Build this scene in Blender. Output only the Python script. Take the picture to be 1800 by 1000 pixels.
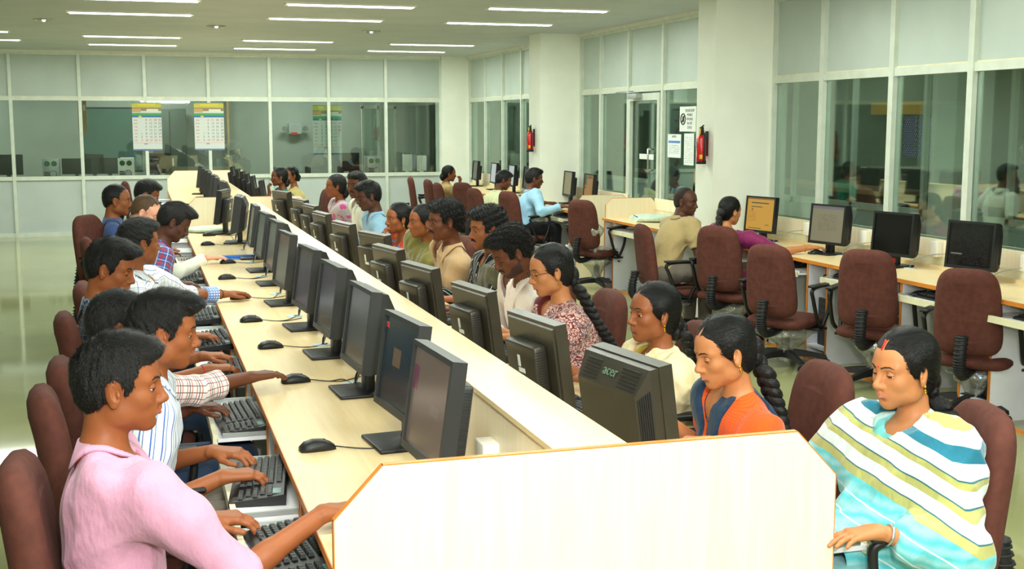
import bpy, bmesh, math, random, time
import numpy as np
from mathutils import Matrix, Vector
T0 = time.time()
PI = math.pi
random.seed(7)
for o in list(bpy.data.objects): bpy.data.objects.remove(o)
SC = bpy.context.scene
COL = SC.collection

# ------------------------------------------------------------------ camera
cd = bpy.data.cameras.new('camera'); cam = bpy.data.objects.new('camera', cd); COL.objects.link(cam)
cd.sensor_width = 36; cd.lens = 2150 * 36 / 1800; cd.clip_start = .05; cd.clip_end = 80
_F = 2150.
_v = Vector((243 - 900, 500 - 216, -_F)).normalized()
_up = Vector((0, _F, 284.)).normalized()
_x = _v.cross(_up).normalized()
cam.matrix_world = Matrix.Translation((0, 0, 1.79)) @ Matrix((_x, _v, _up)).to_4x4()
SC.camera = cam

# ------------------------------------------------------------------ exposure, world, lights
SC.view_settings.view_transform = 'Standard'; SC.view_settings.look = 'None'
SC.view_settings.gamma = 1; SC.view_settings.use_curve_mapping = False
SC.view_settings.exposure = 0.0
W = bpy.data.worlds.new('world'); SC.world = W; W.use_nodes = True
W.node_tree.nodes['Background'].inputs[0].default_value = (.84, .88, .86, 1)
W.node_tree.nodes['Background'].inputs[1].default_value = .25

def area(name, loc, rot, sx, sy, e, col=(1, 1, 1), spread=None):
    l = bpy.data.lights.new(name, 'AREA'); l.shape = 'RECTANGLE'; l.size = sx; l.size_y = sy; l.energy = e; l.color = col
    if spread: l.spread = spread
    o = bpy.data.objects.new(name, l); COL.objects.link(o); o.location = loc; o.rotation_euler = rot; return o
# the photographer's flash, just above the lens
fl = bpy.data.lights.new('camera_flash', 'SPOT'); fl.energy = 320; fl.color = (1, .965, .90)
fl.shadow_soft_size = .09; fl.spot_size = math.radians(88); fl.spot_blend = .6
flo = bpy.data.objects.new('camera_flash', fl); COL.objects.link(flo)
flo.matrix_world = Matrix.Translation((.22, -.1, 2.12)) @ Matrix((_x, _v, _up)).to_4x4() @ Matrix.Rotation(math.radians(3), 4, 'X')
CEIL = 2.92
# the rest of the flash, bounced off the ceiling behind the photographer
bounce = area('flash_bounce', (.9, -1.3, 2.7), (math.radians(72), 0, math.radians(-12)), 1.6, .5, 105, (1, .985, .94))
LIGHT_POWER = 33
FIX = [(-.03, 11.9), (-.03, 13.45), (-.03, 17.0), (-.03, 18.75), (2.0, 11.95), (2.0, 13.6), (2.02, 17.3), (2.03, 19.15),
       (3.95, 11.8), (3.97, 13.6), (4.1, 17.5), (4.08, 19.2), (-2.1, 16.5), (-2.1, 18.1),
       (-.03, 6.5), (-.03, 8.1), (2.0, 6.5), (2.0, 8.1), (3.95, 6.5), (3.95, 8.1), (-.03, 1.1), (2.0, 1.1), (3.95, 1.1), (-.03, 2.8), (2.0, 2.8), (3.95, 2.8)]

# ------------------------------------------------------------------ materials
def srgb(r, g, b):
    f = lambda c: ((c / 255 + .055) / 1.055) ** 2.4 if c > 10 else c / 255 / 12.92
    return (f(r), f(g), f(b), 1)
class NT:
    def __init__(s, name):
        s.m = bpy.data.materials.new(name); s.m.use_nodes = True; s.t = s.m.node_tree; s.n = s.t.nodes; s.l = s.t.links
        s.b = s.n['Principled BSDF']
    def N(s, typ, **k):
        n = s.n.new('ShaderNode' + typ)
        for a, v in k.items(): setattr(n, a, v)
        return n
    def L(s, a, b): s.l.new(a, b)
    def val(s, inp, v):
        if hasattr(v, 'is_linked') or hasattr(v, 'links'): s.L(v, inp)
        else: inp.default_value = v
    def math(s, op, a, b=0.0, c=None):
        n = s.N('Math', operation=op); s.val(n.inputs[0], a); s.val(n.inputs[1], b)
        if c is not None: s.val(n.inputs[2], c)
        return n.outputs[0]
    def mix(s, f, a, b):
        n = s.N('Mix', data_type='RGBA'); s.val(n.inputs[0], f); s.val(n.inputs[6], a); s.val(n.inputs[7], b); return n.outputs[2]
    def noise(s, vec, scale, detail=3, rough=.5):
        n = s.N('TexNoise'); n.inputs['Scale'].default_value = scale; n.inputs['Detail'].default_value = detail
        n.inputs['Roughness'].default_value = rough
        if vec is not None: s.L(vec, n.inputs['Vector'])
        return n.outputs['Fac']
    def obj(s): return s.N('TexCoord').outputs['Object']
    def mapped(s, vec, sc):
        n = s.N('Mapping'); n.inputs['Scale'].default_value = sc; s.L(vec, n.inputs['Vector']); return n.outputs[0]
    def sep(s, vec):
        n = s.N('SeparateXYZ'); s.L(vec, n.inputs[0]); return n.outputs
    def ramp(s, f, stops, interp='LINEAR'):
        n = s.N('ValToRGB'); r = n.color_ramp; r.interpolation = interp
        while len(r.elements) < len(stops): r.elements.new(.5)
        for e, (p, c) in zip(r.elements, stops): e.position = p; e.color = c
        s.L(f, n.inputs[0]); return n.outputs[0]
    def bump(s, h, strength=.3, dist=.01):
        n = s.N('Bump'); n.inputs['Strength'].default_value = strength; n.inputs['Distance'].default_value = dist
        s.L(h, n.inputs['Height']); s.L(n.outputs[0], s.b.inputs['Normal'])
def mat(name, col, rough=.5, metal=0, var=.06, vs=9, bump=0, bs=60, spec=.5, sub=0, emit=None, es=0, coat=0):
    t = NT(name); o = t.obj()
    n = t.noise(o, vs, 4)
    c2 = tuple(max(0, x * (1 - var * 2.2)) for x in col[:3]) + (1,); c1 = tuple(min(1, x * (1 + var)) for x in col[:3]) + (1,)
    t.L(t.ramp(n, [(.3, c2), (.7, c1)]), t.b.inputs['Base Color'])
    t.b.inputs['Roughness'].default_value = rough; t.b.inputs['Metallic'].default_value = metal
    t.b.inputs['Specular IOR Level'].default_value = spec
    if coat: t.b.inputs['Coat Weight'].default_value = coat
    if bump: t.bump(t.noise(o, bs, 3), bump, .004)
    if emit: t.b.inputs['Emission Color'].default_value = emit; t.b.inputs['Emission Strength'].default_value = es
    return t.m
M = {}
def wood():
    t = NT('pale_laminate'); o = t.obj(); v = t.mapped(o, (14, .7, 14)); n = t.noise(v, 3, 5, .6)
    n2 = t.noise(t.mapped(o, (90, 2, 90)), 2, 2)
    c = t.ramp(n, [(.3, srgb(228, 202, 150)), (.7, srgb(240, 218, 172))])
    c = t.mix(t.math('MULTIPLY', n2, .18), c, srgb(205, 175, 120)); t.L(c, t.b.inputs['Base Color'])
    t.b.inputs['Roughness'].default_value = .33; return t.m
def woodv():  # same laminate as the desktops, flash overexposure put into a paler colour
    t = NT('flash_paled_laminate_upright'); o = t.obj(); v = t.mapped(o, (14, 14, .7)); n = t.noise(v, 3, 5, .6)
    c = t.ramp(n, [(.3, srgb(240, 224, 190)), (.7, srgb(248, 236, 206))]); t.L(c, t.b.inputs['Base Color'])
    t.b.inputs['Roughness'].default_value = .35; return t.m
M['wood'] = wood(); M['woodv'] = woodv()
M['edge'] = mat('orange_brown_edging', srgb(212, 128, 46), .4)
M['laminate'] = mat('white_laminate', srgb(226, 228, 232), .35, var=.02)
M['cream'] = mat('cream_paint', srgb(232, 226, 190), .4, var=.05)
M['black'] = mat('black_plastic', srgb(24, 25, 26), .45, var=.08, bump=.05, bs=300, spec=.4)
M['grey'] = mat('grey_black_plastic', srgb(38, 42, 43), .42, var=.06, bump=.05, bs=300)
M['warm'] = mat('warm_lit_black_plastic', srgb(48, 45, 35), .38, var=.08, bump=.05, bs=300)  # black plastic with the olive cast of warm light put into its colour
M['dark'] = mat('dark_rubber', srgb(22, 22, 24), .6)
M['key'] = mat('key_plastic', srgb(34, 40, 39), .42, var=.05, spec=.35)
M['chrome'] = mat('chrome', srgb(200, 200, 200), .2, 1)
M['steel'] = mat('painted_steel', srgb(170, 175, 172), .35, .3)
M['alum'] = mat('aluminium_section', srgb(214, 222, 208), .38, .15, var=.04)
M['wall'] = mat('wall_paint', srgb(242, 246, 232), .6, var=.02, vs=3)
M['ceil'] = mat('ceiling_paint', srgb(202, 209, 214), .8, var=.03, vs=2)
M['panel'] = mat('grey_partition_board', srgb(186, 196, 192), .45, var=.035, vs=2.5)
M['panelup'] = mat('grey_partition_board_upper', srgb(190, 203, 194), .35, var=.03, vs=2.5)
M['fabric'] = mat('brown_chair_fabric', srgb(92, 52, 43), .85, var=.10, vs=30, bump=.25, bs=500, spec=.25)
M['red'] = mat('red_paint', srgb(205, 20, 24), .3, coat=.3)
M['yellow'] = mat('yellow_plastic', srgb(230, 190, 30), .4)
M['white'] = mat('white_plastic', srgb(240, 238, 226), .4, var=.02)
M['paper'] = mat('paper', srgb(226, 232, 226), .8, var=.02)
M['gold'] = mat('gold', srgb(220, 170, 60), .3, 1)
M['silver'] = mat('silver_metal', srgb(205, 208, 210), .3, 1)
M['blue'] = mat('blue_plastic', srgb(20, 110, 200), .35)
M['bluevga'] = mat('blue_connector', srgb(40, 60, 190), .4)
M['greencloth'] = mat('pale_green_wrap', srgb(205, 225, 205), .35, var=.08, vs=20)
M['tube'] = mat('fluorescent_tube', (1, 1, 1, 1), .5, var=0, emit=(.93, 1, .93, 1), es=5)
M['reflector'] = mat('mirror_reflector', srgb(215, 222, 212), .25, .6)
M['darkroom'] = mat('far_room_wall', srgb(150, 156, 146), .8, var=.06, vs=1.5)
M['tan'] = mat('tan_board', srgb(190, 160, 110), .6)
M['led'] = mat('blue_led', (0, .1, 1, 1), .5, emit=(.05, .2, 1, 1), es=8)
M['greenpcb'] = mat('green_fan_grille', srgb(40, 110, 40), .5)
M['redthread'] = mat('red_thread', srgb(220, 30, 30), .6)
M['orangethread'] = mat('orange_thread', srgb(240, 90, 20), .6)
M['blackthread'] = mat('black_thread', srgb(20, 20, 20), .7)
M['cable'] = mat('grey_cable', srgb(150, 152, 150), .5)
M['grommet'] = mat('pale_blue_grommet', srgb(190, 215, 225), .45)
def floor_mat():
    t = NT('polished_floor'); o = t.obj(); n = t.noise(o, 1.3, 5); n2 = t.noise(o, 40, 3)
    c = t.ramp(n, [(.3, srgb(142, 145, 98)), (.7, srgb(158, 160, 112))]); c = t.mix(t.math('MULTIPLY', n2, .25), c, srgb(150, 148, 112))
    t.L(c, t.b.inputs['Base Color']); t.b.inputs['Roughness'].default_value = .06; t.b.inputs['IOR'].default_value = 1.5
    return t.m
M['floor'] = floor_mat()
def glass_mat(name, tint, refl):
    t = NT(name); t.n.remove(t.b); out = t.n['Material Output']
    tr = t.N('BsdfTransparent'); tr.inputs[0].default_value = tint
    g = t.N('BsdfGlossy'); g.inputs['Roughness'].default_value = .02; g.inputs[0].default_value = (.9, 1, .95, 1)
    lw = t.N('LayerWeight'); lw.inputs[0].default_value = .35
    f = t.math('ADD', t.math('MULTIPLY', lw.outputs['Fresnel'], .5), refl); f = t.math('MINIMUM', f, .9)
    m = t.N('MixShader'); t.L(f, m.inputs[0]); t.L(tr.outputs[0], m.inputs[1]); t.L(g.outputs[0], m.inputs[2]); t.L(m.outputs[0], out.inputs[0]); return t.m
M['glass'] = glass_mat('window_glass', (.84, .89, .86, 1), .05)
def wrap_mat():
    t = NT('clear_plastic_wrap'); t.n.remove(t.b); out = t.n['Material Output']
    tr = t.N('BsdfTransparent'); tr.inputs[0].default_value = (.9, .92, .86, 1)
    g = t.N('BsdfGlossy'); g.inputs['Roughness'].default_value = .15
    d = t.N('BsdfDiffuse'); d.inputs[0].default_value = srgb(235, 235, 222)
    m1 = t.N('MixShader'); m1.inputs[0].default_value = .45; t.L(g.outputs[0], m1.inputs[1]); t.L(d.outputs[0], m1.inputs[2])
    m = t.N('MixShader'); m.inputs[0].default_value = .45; t.L(tr.outputs[0], m.inputs[1]); t.L(m1.outputs[0], m.inputs[2]); t.L(m.outputs[0], out.inputs[0])
    b = t.N('Bump'); b.inputs['Strength'].default_value = .9; b.inputs['Distance'].default_value = .02
    t.L(t.noise(t.obj(), 25, 3), b.inputs['Height']); t.L(b.outputs[0], g.inputs['Normal']); t.L(b.outputs[0], d.inputs['Normal']); return t.m
M['wrap'] = wrap_mat()
def rects(name, base, rl, rough=.6, emit=0, ax=(1, 2), lines=None, var=None):
    """flat print: rectangles (u0,u1,v0,v1,colour) in object coordinates of two axes"""
    t = NT(name); xyz = t.sep(t.obj()); u, v = xyz[ax[0]], xyz[ax[1]]; c = base
    if var: c = t.mix(t.noise(t.obj(), var[1], 3), base, var[0])
    if lines:  # (u0,u1,v0,v1,period,colour) broken rows like text
        for (u0, u1, v0, v1, per, col) in lines:
            row = t.math('LESS_THAN', t.math('FRACT', t.math('DIVIDE', v, per)), .45)
            w = t.N('TexWhiteNoise', noise_dimensions='2D'); cmb = t.N('CombineXYZ')
            t.L(t.math('FLOOR', t.math('DIVIDE', u, per * .5)), cmb.inputs[0]); t.L(t.math('FLOOR', t.math('DIVIDE', v, per)), cmb.inputs[1]); t.L(cmb.outputs[0], w.inputs['Vector'])
            f = t.math('MULTIPLY', row, t.math('GREATER_THAN', w.outputs['Value'], .35))
            for cond in (t.math('GREATER_THAN', u, u0), t.math('LESS_THAN', u, u1), t.math('GREATER_THAN', v, v0), t.math('LESS_THAN', v, v1)): f = t.math('MULTIPLY', f, cond)
            c = t.mix(f, c, col)
    for (u0, u1, v0, v1, col) in rl:
        f = t.math('MULTIPLY', t.math('MULTIPLY', t.math('GREATER_THAN', u, u0), t.math('LESS_THAN', u, u1)), t.math('MULTIPLY', t.math('GREATER_THAN', v, v0), t.math('LESS_THAN', v, v1)))
        c = t.mix(f, c, col)
    if hasattr(c, 'links'):
        t.L(t.mix(.82, c, (0.004, .004, .004, 1)) if emit else c, t.b.inputs['Base Color'])
        if emit: t.L(c, t.b.inputs['Emission Color'])
    else:
        t.b.inputs['Base Color'].default_value = c; t.b.inputs['Emission Color'].default_value = c
    t.b.inputs['Emission Strength'].default_value = emit; t.b.inputs['Roughness'].default_value = rough
    return t.m

# ------------------------------------------------------------------ mesh helpers
class MB:
    def __init__(s): s.v = []; s.f = []; s.mi = []; s.mats = []; s.cur = 0; s.sm = []; s.smooth = False
    def use(s, m):
        if m not in s.mats: s.mats.append(m)
        s.cur = s.mats.index(m); return s
    def add(s, vs, fs, smooth=None):
        b = len(s.v); s.v += [tuple(v) for v in vs]; s.f += [tuple(i + b for i in f) for f in fs]
        s.mi += [s.cur] * len(fs); s.sm += [s.smooth if smooth is None else smooth] * len(fs); return s
    def box(s, x0, x1, y0, y1, z0, z1, rot=None, org=(0, 0, 0)):
        vs = [(x, y, z) for x in (x0, x1) for y in (y0, y1) for z in (z0, z1)]
        if rot is not None: vs = [tuple(rot @ Vector(v) + Vector(org)) for v in vs]
        return s.add(vs, [(0, 1, 3, 2), (4, 6, 7, 5), (0, 4, 5, 1), (2, 3, 7, 6), (0, 2, 6, 4), (1, 5, 7, 3)], False)
    def bbox(s, x0, x1, y0, y1, z0, z1, b=.004, seg=2):
        bm = bmesh.new(); bmesh.ops.create_cube(bm, size=1)
        for v in bm.verts: v.co = Vector(((x0 + x1) / 2 + v.co.x * (x1 - x0), (y0 + y1) / 2 + v.co.y * (y1 - y0), (z0 + z1) / 2 + v.co.z * (z1 - z0)))
        bmesh.ops.bevel(bm, geom=bm.edges[:], offset=b, segments=seg, affect='EDGES', profile=.5)
        bm.verts.index_update(); s.add([v.co[:] for v in bm.verts], [[v.index for v in f.verts] for f in bm.faces], True); bm.free(); return s
    def rings(s, rs, cap=True, closed=True, smooth=True):
        n = len(rs[0]); vs = [p for r in rs for p in r]; fs = []
        for i in range(len(rs) - 1):
            for j in range(n if closed else n - 1):
                a = i * n + j; b = i * n + (j + 1) % n; fs.append((a, b, b + n, a + n))
        s.add(vs, fs, smooth)
        if cap:
            b = len(s.v) - len(vs); s.f += [tuple(b + i for i in reversed(range(n))), tuple(b + (len(rs) - 1) * n + i for i in range(n))]
            s.mi += [s.cur] * 2; s.sm += [False] * 2
        return s
    def tube(s, pts, r, n=8, closed=False, flat=1.0):
        pts = [Vector(p) for p in pts]; rs = []; N = len(pts); rr = r if isinstance(r, (list, tuple)) else [r] * N; nrm = None
        for i, p in enumerate(pts):
            a = pts[(i - 1) % N] if closed or i > 0 else p; b = pts[(i + 1) % N] if closed or i < N - 1 else p
            d = (b - a).normalized()
            if nrm is None: nrm = d.orthogonal().normalized() if abs(d.y) > .9 else Vector((0, 1, 0)).cross(d).normalized()
            nrm = (nrm - d * nrm.dot(d)).normalized(); bn = d.cross(nrm)
            rs.append([tuple(p + nrm * math.cos(2 * PI * k / n) * rr[i] * flat + bn * math.sin(2 * PI * k / n) * rr[i]) for k in range(n)])
        if closed: rs.append(rs[0])
        return s.rings(rs, cap=not closed)
    def cyl(s, c, r, h, n=16, axis='z', r2=None, smooth=True):
        r2 = r if r2 is None else r2; rs = []
        for t, q in ((0, r), (h, r2)):
            ring = []
            for k in range(n):
                a = 2 * PI * k / n; u, w = math.cos(a) * q, math.sin(a) * q
                ring.append({'z': (c[0] + u, c[1] + w, c[2] + t), 'x': (c[0] + t, c[1] + u, c[2] + w), 'y': (c[0] + w, c[1] + t, c[2] + u)}[axis])
            rs.append(ring)
        return s.rings(rs)
    def ball(s, c, r, nu=12, nv=8, rot=None):
        r = (r, r, r) if not isinstance(r, tuple) else r; vs = []; fs = []
        for i in range(nv + 1):
            ph = PI * i / nv
            for j in range(nu):
                th = 2 * PI * j / nu; v = Vector((r[0] * math.sin(ph) * math.cos(th), r[1] * math.sin(ph) * math.sin(th), r[2] * math.cos(ph)))
                if rot is not None: v = rot @ v
                vs.append((c[0] + v.x, c[1] + v.y, c[2] + v.z))
        for i in range(nv):
            for j in range(nu): fs.append((i * nu + j, (i + 1) * nu + j, (i + 1) * nu + (j + 1) % nu, i * nu + (j + 1) % nu))
        return s.add(vs, fs, True)
    def prism(s, poly, y0, y1, ax='y'):
        n = len(poly); mk = {'y': lambda a, b, t: (a, t, b), 'x': lambda a, b, t: (t, a, b), 'z': lambda a, b, t: (a, b, t)}[ax]
        vs = [mk(a, b, y0) for a, b in poly] + [mk(a, b, y1) for a, b in poly]
        return s.add(vs, [tuple(range(n))[::-1], tuple(range(n, 2 * n))] + [(i, (i + 1) % n, (i + 1) % n + n, i + n) for i in range(n)], False)
    def mesh(s, name):
        me = bpy.data.meshes.new(name); me.from_pydata(s.v, [], s.f)
        for m in s.mats: me.materials.append(m)
        me.polygons.foreach_set('material_index', s.mi); me.polygons.foreach_set('use_smooth', s.sm)
        bm = bmesh.new(); bm.from_mesh(me); bmesh.ops.recalc_face_normals(bm, faces=bm.faces); bm.to_mesh(me); bm.free(); me.update(); return me
    def obj(s, name, parent=None, loc=None, **k): return put(name, s.mesh(name), parent, loc, **k)
def put(name, me, parent=None, loc=None, rz=0, label=None, cat=None, group=None, kind=None):
    o = bpy.data.objects.new(name, me); COL.objects.link(o)
    if parent is not None: o.parent = parent
    if loc is not None: o.location = loc
    if rz: o.rotation_euler = (0, 0, rz)
    tag(o, label, cat, group, kind); return o
def tag(o, label=None, cat=None, group=None, kind=None):
    for a, v in (('label', label), ('category', cat), ('group', group), ('kind', kind)):
        if v: o[a] = v
    return o
def thing(name, loc, rz, label, cat, group=None): return put(name, None, None, loc, rz, label, cat, group)
def B(name, m, parent, *a, **k):
    return MB().use(m).box(*a).obj(name, parent, **k)
def dup(root, loc, rz, label, group=None):
    r = root.copy(); COL.objects.link(r); r.location = loc; r.rotation_euler = (0, 0, rz)
    if label: r['label'] = label
    if group: r['group'] = group
    for ch in root.children:
        c = ch.copy(); COL.objects.link(c); c.parent = r
        for g in ch.children:
            d = g.copy(); COL.objects.link(d); d.parent = c
    return r
def text_obj(name, txt, size, m, parent, loc, rot, ext=.0004, align='CENTER', label=None, sx=1, spacing=1.0):
    cu = bpy.data.curves.new(name, 'FONT'); cu.body = txt; cu.size = size; cu.extrude = ext; cu.align_x = align; cu.resolution_u = 2; cu.space_line = spacing
    t = bpy.data.objects.new(name, cu); COL.objects.link(t); dg = bpy.context.evaluated_depsgraph_get()
    me = bpy.data.meshes.new_from_object(t.evaluated_get(dg)); bpy.data.objects.remove(t); me.materials.clear(); me.materials.append(m)
    me.name = name; o = put(name, me, parent); o.matrix_local = Matrix.Translation(loc) @ rot @ Matrix.Diagonal((sx, 1, 1, 1)); tag(o, label); return o
def RM(x, y, z):  # rotation whose columns are the text's right, up, out
    return Matrix((x, y, z)).transposed().to_4x4()
ORD = ['first', 'second', 'third', 'fourth', 'fifth', 'sixth', 'seventh', 'eighth', 'ninth', 'tenth', 'eleventh', 'twelfth', 'thirteenth', 'fourteenth', 'fifteenth', 'sixteenth']

# ------------------------------------------------------------------ room shell
XW, YB = 5.5, 20.7
B('floor', M['floor'], None, -6, 12, -3, 26, -.1, 0, kind='structure')
B('ceiling', M['ceil'], None, -6, 12, -3, 26, CEIL, CEIL + .1, kind='structure')
B('wall_left', M['wall'], None, -6.1, -6, -3, 26, 0, CEIL, kind='structure')
B('wall_front', M['wall'], None, -6, 12, -3.1, -3, 0, CEIL, kind='structure')
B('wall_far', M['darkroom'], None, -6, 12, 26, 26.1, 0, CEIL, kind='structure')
def partition(name, along, pos, u0, mull, u1, zs, lower=True, depth=.045, label=None, rail_w=.05):
    """aluminium partition: along 'x' (back wall at Y=pos) or 'y' (right wall at X=pos)"""
    root = put(name, None, None, (0, 0, 0), kind='structure')
    z1, z2 = zs  # sill rail, transom rail
    def bx(nm, m, a0, a1, b0, b1, c0, c1):
        if along == 'x': return B(nm, m, root, a0, a1, pos + b0, pos + b1, c0, c1)
        return B(nm, m, root, pos + b0, pos + b1, a0, a1, c0, c1)
    us = [u0] + list(mull) + [u1]
    w = rail_w / 2
    for u in us:
        bx('mullion', M['alum'], u - w, u + w, -.035, depth, 0, CEIL - .02)
    for i in range(len(us) - 1):
        a, b = us[i] + w, us[i + 1] - w
        bx('rail', M['alum'], a, b, -.025, depth - .01, CEIL - .07, CEIL - .02)
        bx('rail', M['alum'], a, b, -.025, depth - .01, z2 - .03, z2 + .03)
        bx('upper_panel', M['panelup'], a, b, .005, .012, z2 + .03, CEIL - .07)
        bx('bead', M['cream'], a, b, -.006, .004, z2 + .03, z2 + .042)
        bx('glass_pane', M['glass'], a, b, .005, .011, z1 + .03, z2 - .03)
        bx('rail', M['alum'], a, b, -.025, depth - .01, z1 - .03, z1 + .03)
        bx('lower_panel', M['panel'], a, b, .005, .012, .06, z1 - .03)
        bx('rail', M['alum'], a, b, -.025, depth - .01, 0, .06)
    return root
partition('wall_back', 'x', YB, -4.9, [-3.88, -2.88, -1.89, -.87, .12, 1.11, 2.09, 3.06, 4.03], 4.98, (.92, 2.17))
partition('wall_right', 'y', XW, 10.35, [11.3, 12.42, 13.4, 14.3], 15.0, (.88, 2.17))
partition('wall_right_near', 'y', XW, 2.4, [3.4, 4.4, 5.35, 6.3, 7.22, 8.15, 9.15], 9.98, (.88, 2.17), rail_w=.06)
partition('wall_right_far', 'y', XW, 15.55, [16.55, 17.6, 18.6, 19.6], 20.6, (.88, 2.17))
# messy plaster bead above the partitions
def bead(name, pts, z):
    m = MB().use(M['white'])
    rnd = random.Random(3)
    (x0, y0), (x1, y1) = pts; N = 60; rs = []
    for i in range(N + 1):
        t = i / N; q = .012 + rnd.random() * .02
        x, y = x0 + (x1 - x0) * t, y0 + (y1 - y0) * t
        if abs(x1 - x0) > abs(y1 - y0): rs.append([(x, y - q, z - .03 - q * .4), (x, y - q, z), (x, y + .04, z), (x, y + .04, z - .03)])
        else: rs.append([(x - q, y, z - .03 - q * .4), (x - q, y, z), (x + .04, y, z), (x + .04, y, z - .03)])
    m.rings(rs, smooth=False); return m.obj(name, None, kind='structure')
bead('trim_1', ((-5, YB - .03), (4.98, YB - .03)), CEIL)
bead('trim_2', ((XW - .03, 10.3), (XW - .03, 15)), CEIL)
bead('trim_3', ((XW - .03, 15.5), (XW - .03, 20.6)), CEIL)
B('pillar', M['wall'], None, 4.9, 5.62, 9.98, 10.34, 0, CEIL, kind='structure')
B('pillar', M['wall'], None, 4.93, 5.62, 15.03, 15.5, 0, CEIL, kind='structure')
B('pillar', M['wall'], None, 4.99, 5.62, 20.62, 21.1, 0, CEIL, kind='structure')
# glass door leaf in the right partition
door = put('door_1', None, None, (0, 0, 0), kind='structure')
for a in ((12.46, 12.52), (13.30, 13.36)): B('stile', M['alum'], door, 5.455, 5.495, a[0], a[1], .05, 2.12)
for z in ((.05, .15), (2.04, 2.12)): B('rail', M['alum'], door, 5.455, 5.495, 12.52, 13.30, *z)
MB().use(M['silver']).tube([(5.41, 12.6, 1.25), (5.39, 12.6, 1.27), (5.39, 12.6, 1.5), (5.41, 12.6, 1.52)], .011).tube([(5.39, 12.6, 1.27), (5.455, 12.6, 1.27)], .01).tube([(5.39, 12.6, 1.5), (5.455, 12.6, 1.5)], .01).obj('door_handle', door)
MB().use(M['steel']).bbox(5.38, 5.46, 12.95, 13.2, 2.06, 2.12).tube([(5.4, 13.05, 2.13), (5.36, 13.5, 2.14)], .008).tube([(5.36, 13.5, 2.14), (5.45, 13.2, 2.15)], .008).obj('door_closer', door)

# ------------------------------------------------------------------ rooms behind the glass
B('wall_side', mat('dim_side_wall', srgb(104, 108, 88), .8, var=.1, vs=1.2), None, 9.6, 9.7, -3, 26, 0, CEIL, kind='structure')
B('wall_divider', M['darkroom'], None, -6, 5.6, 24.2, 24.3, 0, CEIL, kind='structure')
DG = mat('dark_grey_green_board', srgb(70, 80, 70), .6)
B('pillar', M['wall'], None, 7.2, 7.6, 9.68, 10.05, 0, CEIL, kind='structure')
B('pillar', M['wall'], None, 7.9, 8.2, 8.3, 8.62, 0, CEIL, kind='structure')
B('pillar', M['wall'], None, 7.2, 7.6, 15.5, 15.95, 0, CEIL, kind='structure')
def far_partition():
    root = put('wall_corridor', None, None, kind='structure')
    for y in np.arange(5.3, 24, 1.25):
        B('mullion', M['alum'], root, 7.3, 7.35, y - .025, y + .025, 0, 2.4)
    B('rail', M['alum'], root, 7.3, 7.35, 4, 24, 2.38, 2.44); B('rail', M['alum'], root, 7.3, 7.35, 4, 24, .88, .95)
    B('fascia', DG, root, 7.3, 7.34, 4, 24, 2.44, CEIL); B('dado', M['panel'], root, 7.31, 7.34, 4, 24, 0, .88)
far_partition()
gr = thing('window_grille', (9.55, 13.6, 1.5), 0, 'lilac window with diamond grille seen through the right glass', 'window')
B('pane', mat('lilac_daylight_pane', srgb(120, 95, 170), .6, emit=srgb(150, 125, 210), es=.55), gr, 0, .02, -.8, .8, -.3, .75)
g = MB().use(M['dark'])
for k in range(-6, 20):
    y = -.8 + k * .12
    for sgn in (1, -1):
        ya, yb = (y, y + 1.05) if sgn == 1 else (y + 1.05, y)
        t0 = max(0, (-.8 - min(ya, yb)) / 1.05); t1 = min(1, (.8 - min(ya, yb)) / 1.05)
        if t1 <= t0: continue
        if sgn == 1: g.tube([(-.02, ya + 1.05 * t0, -.3 + 1.05 * t0), (-.02, ya + 1.05 * t1, -.3 + 1.05 * t1)], .008, 4)
        else: g.tube([(-.03, yb + 1.05 * t0, .75 - 1.05 * t0), (-.03, yb + 1.05 * t1, .75 - 1.05 * t1)], .008, 4)
g.obj('grille', gr); gr.scale = (1, .38, .5)
MB().use(M['alum']).box(-.03, 0, -.03, .03, -.3, .75).obj('mullion', gr)
B('pelmet_board', mat('glowing_yellow_board', srgb(200, 150, 30), .6, emit=srgb(200, 150, 30), es=.15), None, 9.5, 9.58, 13.3, 14.6, 1.9, 2.06, label='yellow board above the lilac grille window', cat='board')  # faint glow added to the board, which is no lamp
def far_bench(y0, y1, lab):
    t = thing('side_counter', (0, 0, 0), 0, lab, 'counter'); B('worktop', M['tan'], t, 8.2, 8.9, y0, y1, .95, 1.0); B('cabinet', DG, t, 8.25, 8.9, y0, y1, 0, .95)
far_bench(5, 11.2, 'brown counter in the room behind the near right glass'); far_bench(12.2, 20, 'brown counter in the room behind the glass door')
def fan(loc, rz, lab, s=1):
    t = thing('table_fan', loc, rz, lab, 'fan')
    m = MB().use(M['steel'])
    for r in (.06, .11, .16, .2):
        m.tube([(.0 + (.2 - r) * .2, r * math.cos(a), .42 + r * math.sin(a)) for a in np.linspace(0, 2 * PI, 20)[:-1]], .004, 4, closed=True)
    for a in np.linspace(0, 2 * PI, 25)[:-1]: m.tube([(.04, .0, .42), (.02, .14 * math.cos(a), .42 + .14 * math.sin(a)), (0, .2 * math.cos(a), .42 + .2 * math.sin(a))], .003, 4)
    m.obj('cage', t)
    m = MB().use(M['cream'])
    for k in range(3):
        a = k * 2 * PI / 3; c, s_ = math.cos(a), math.sin(a)
        m.add([(0, .02 * c, .42 + .02 * s_), (-.02, .16 * c - .06 * s_, .42 + .16 * s_ + .06 * c), (.02, .16 * c + .06 * s_, .42 + .16 * s_ - .06 * c)], [(0, 1, 2)])
    m.obj('blades', t)
    MB().use(M['cream']).cyl((-.1, 0, .42), .05, .12, axis='x').obj('motor', t); MB().use(M['cream']).cyl((-.04, 0, .02), .02, .36).cyl((-.04, 0, 0), .1, .03).obj('stand', t)
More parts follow.
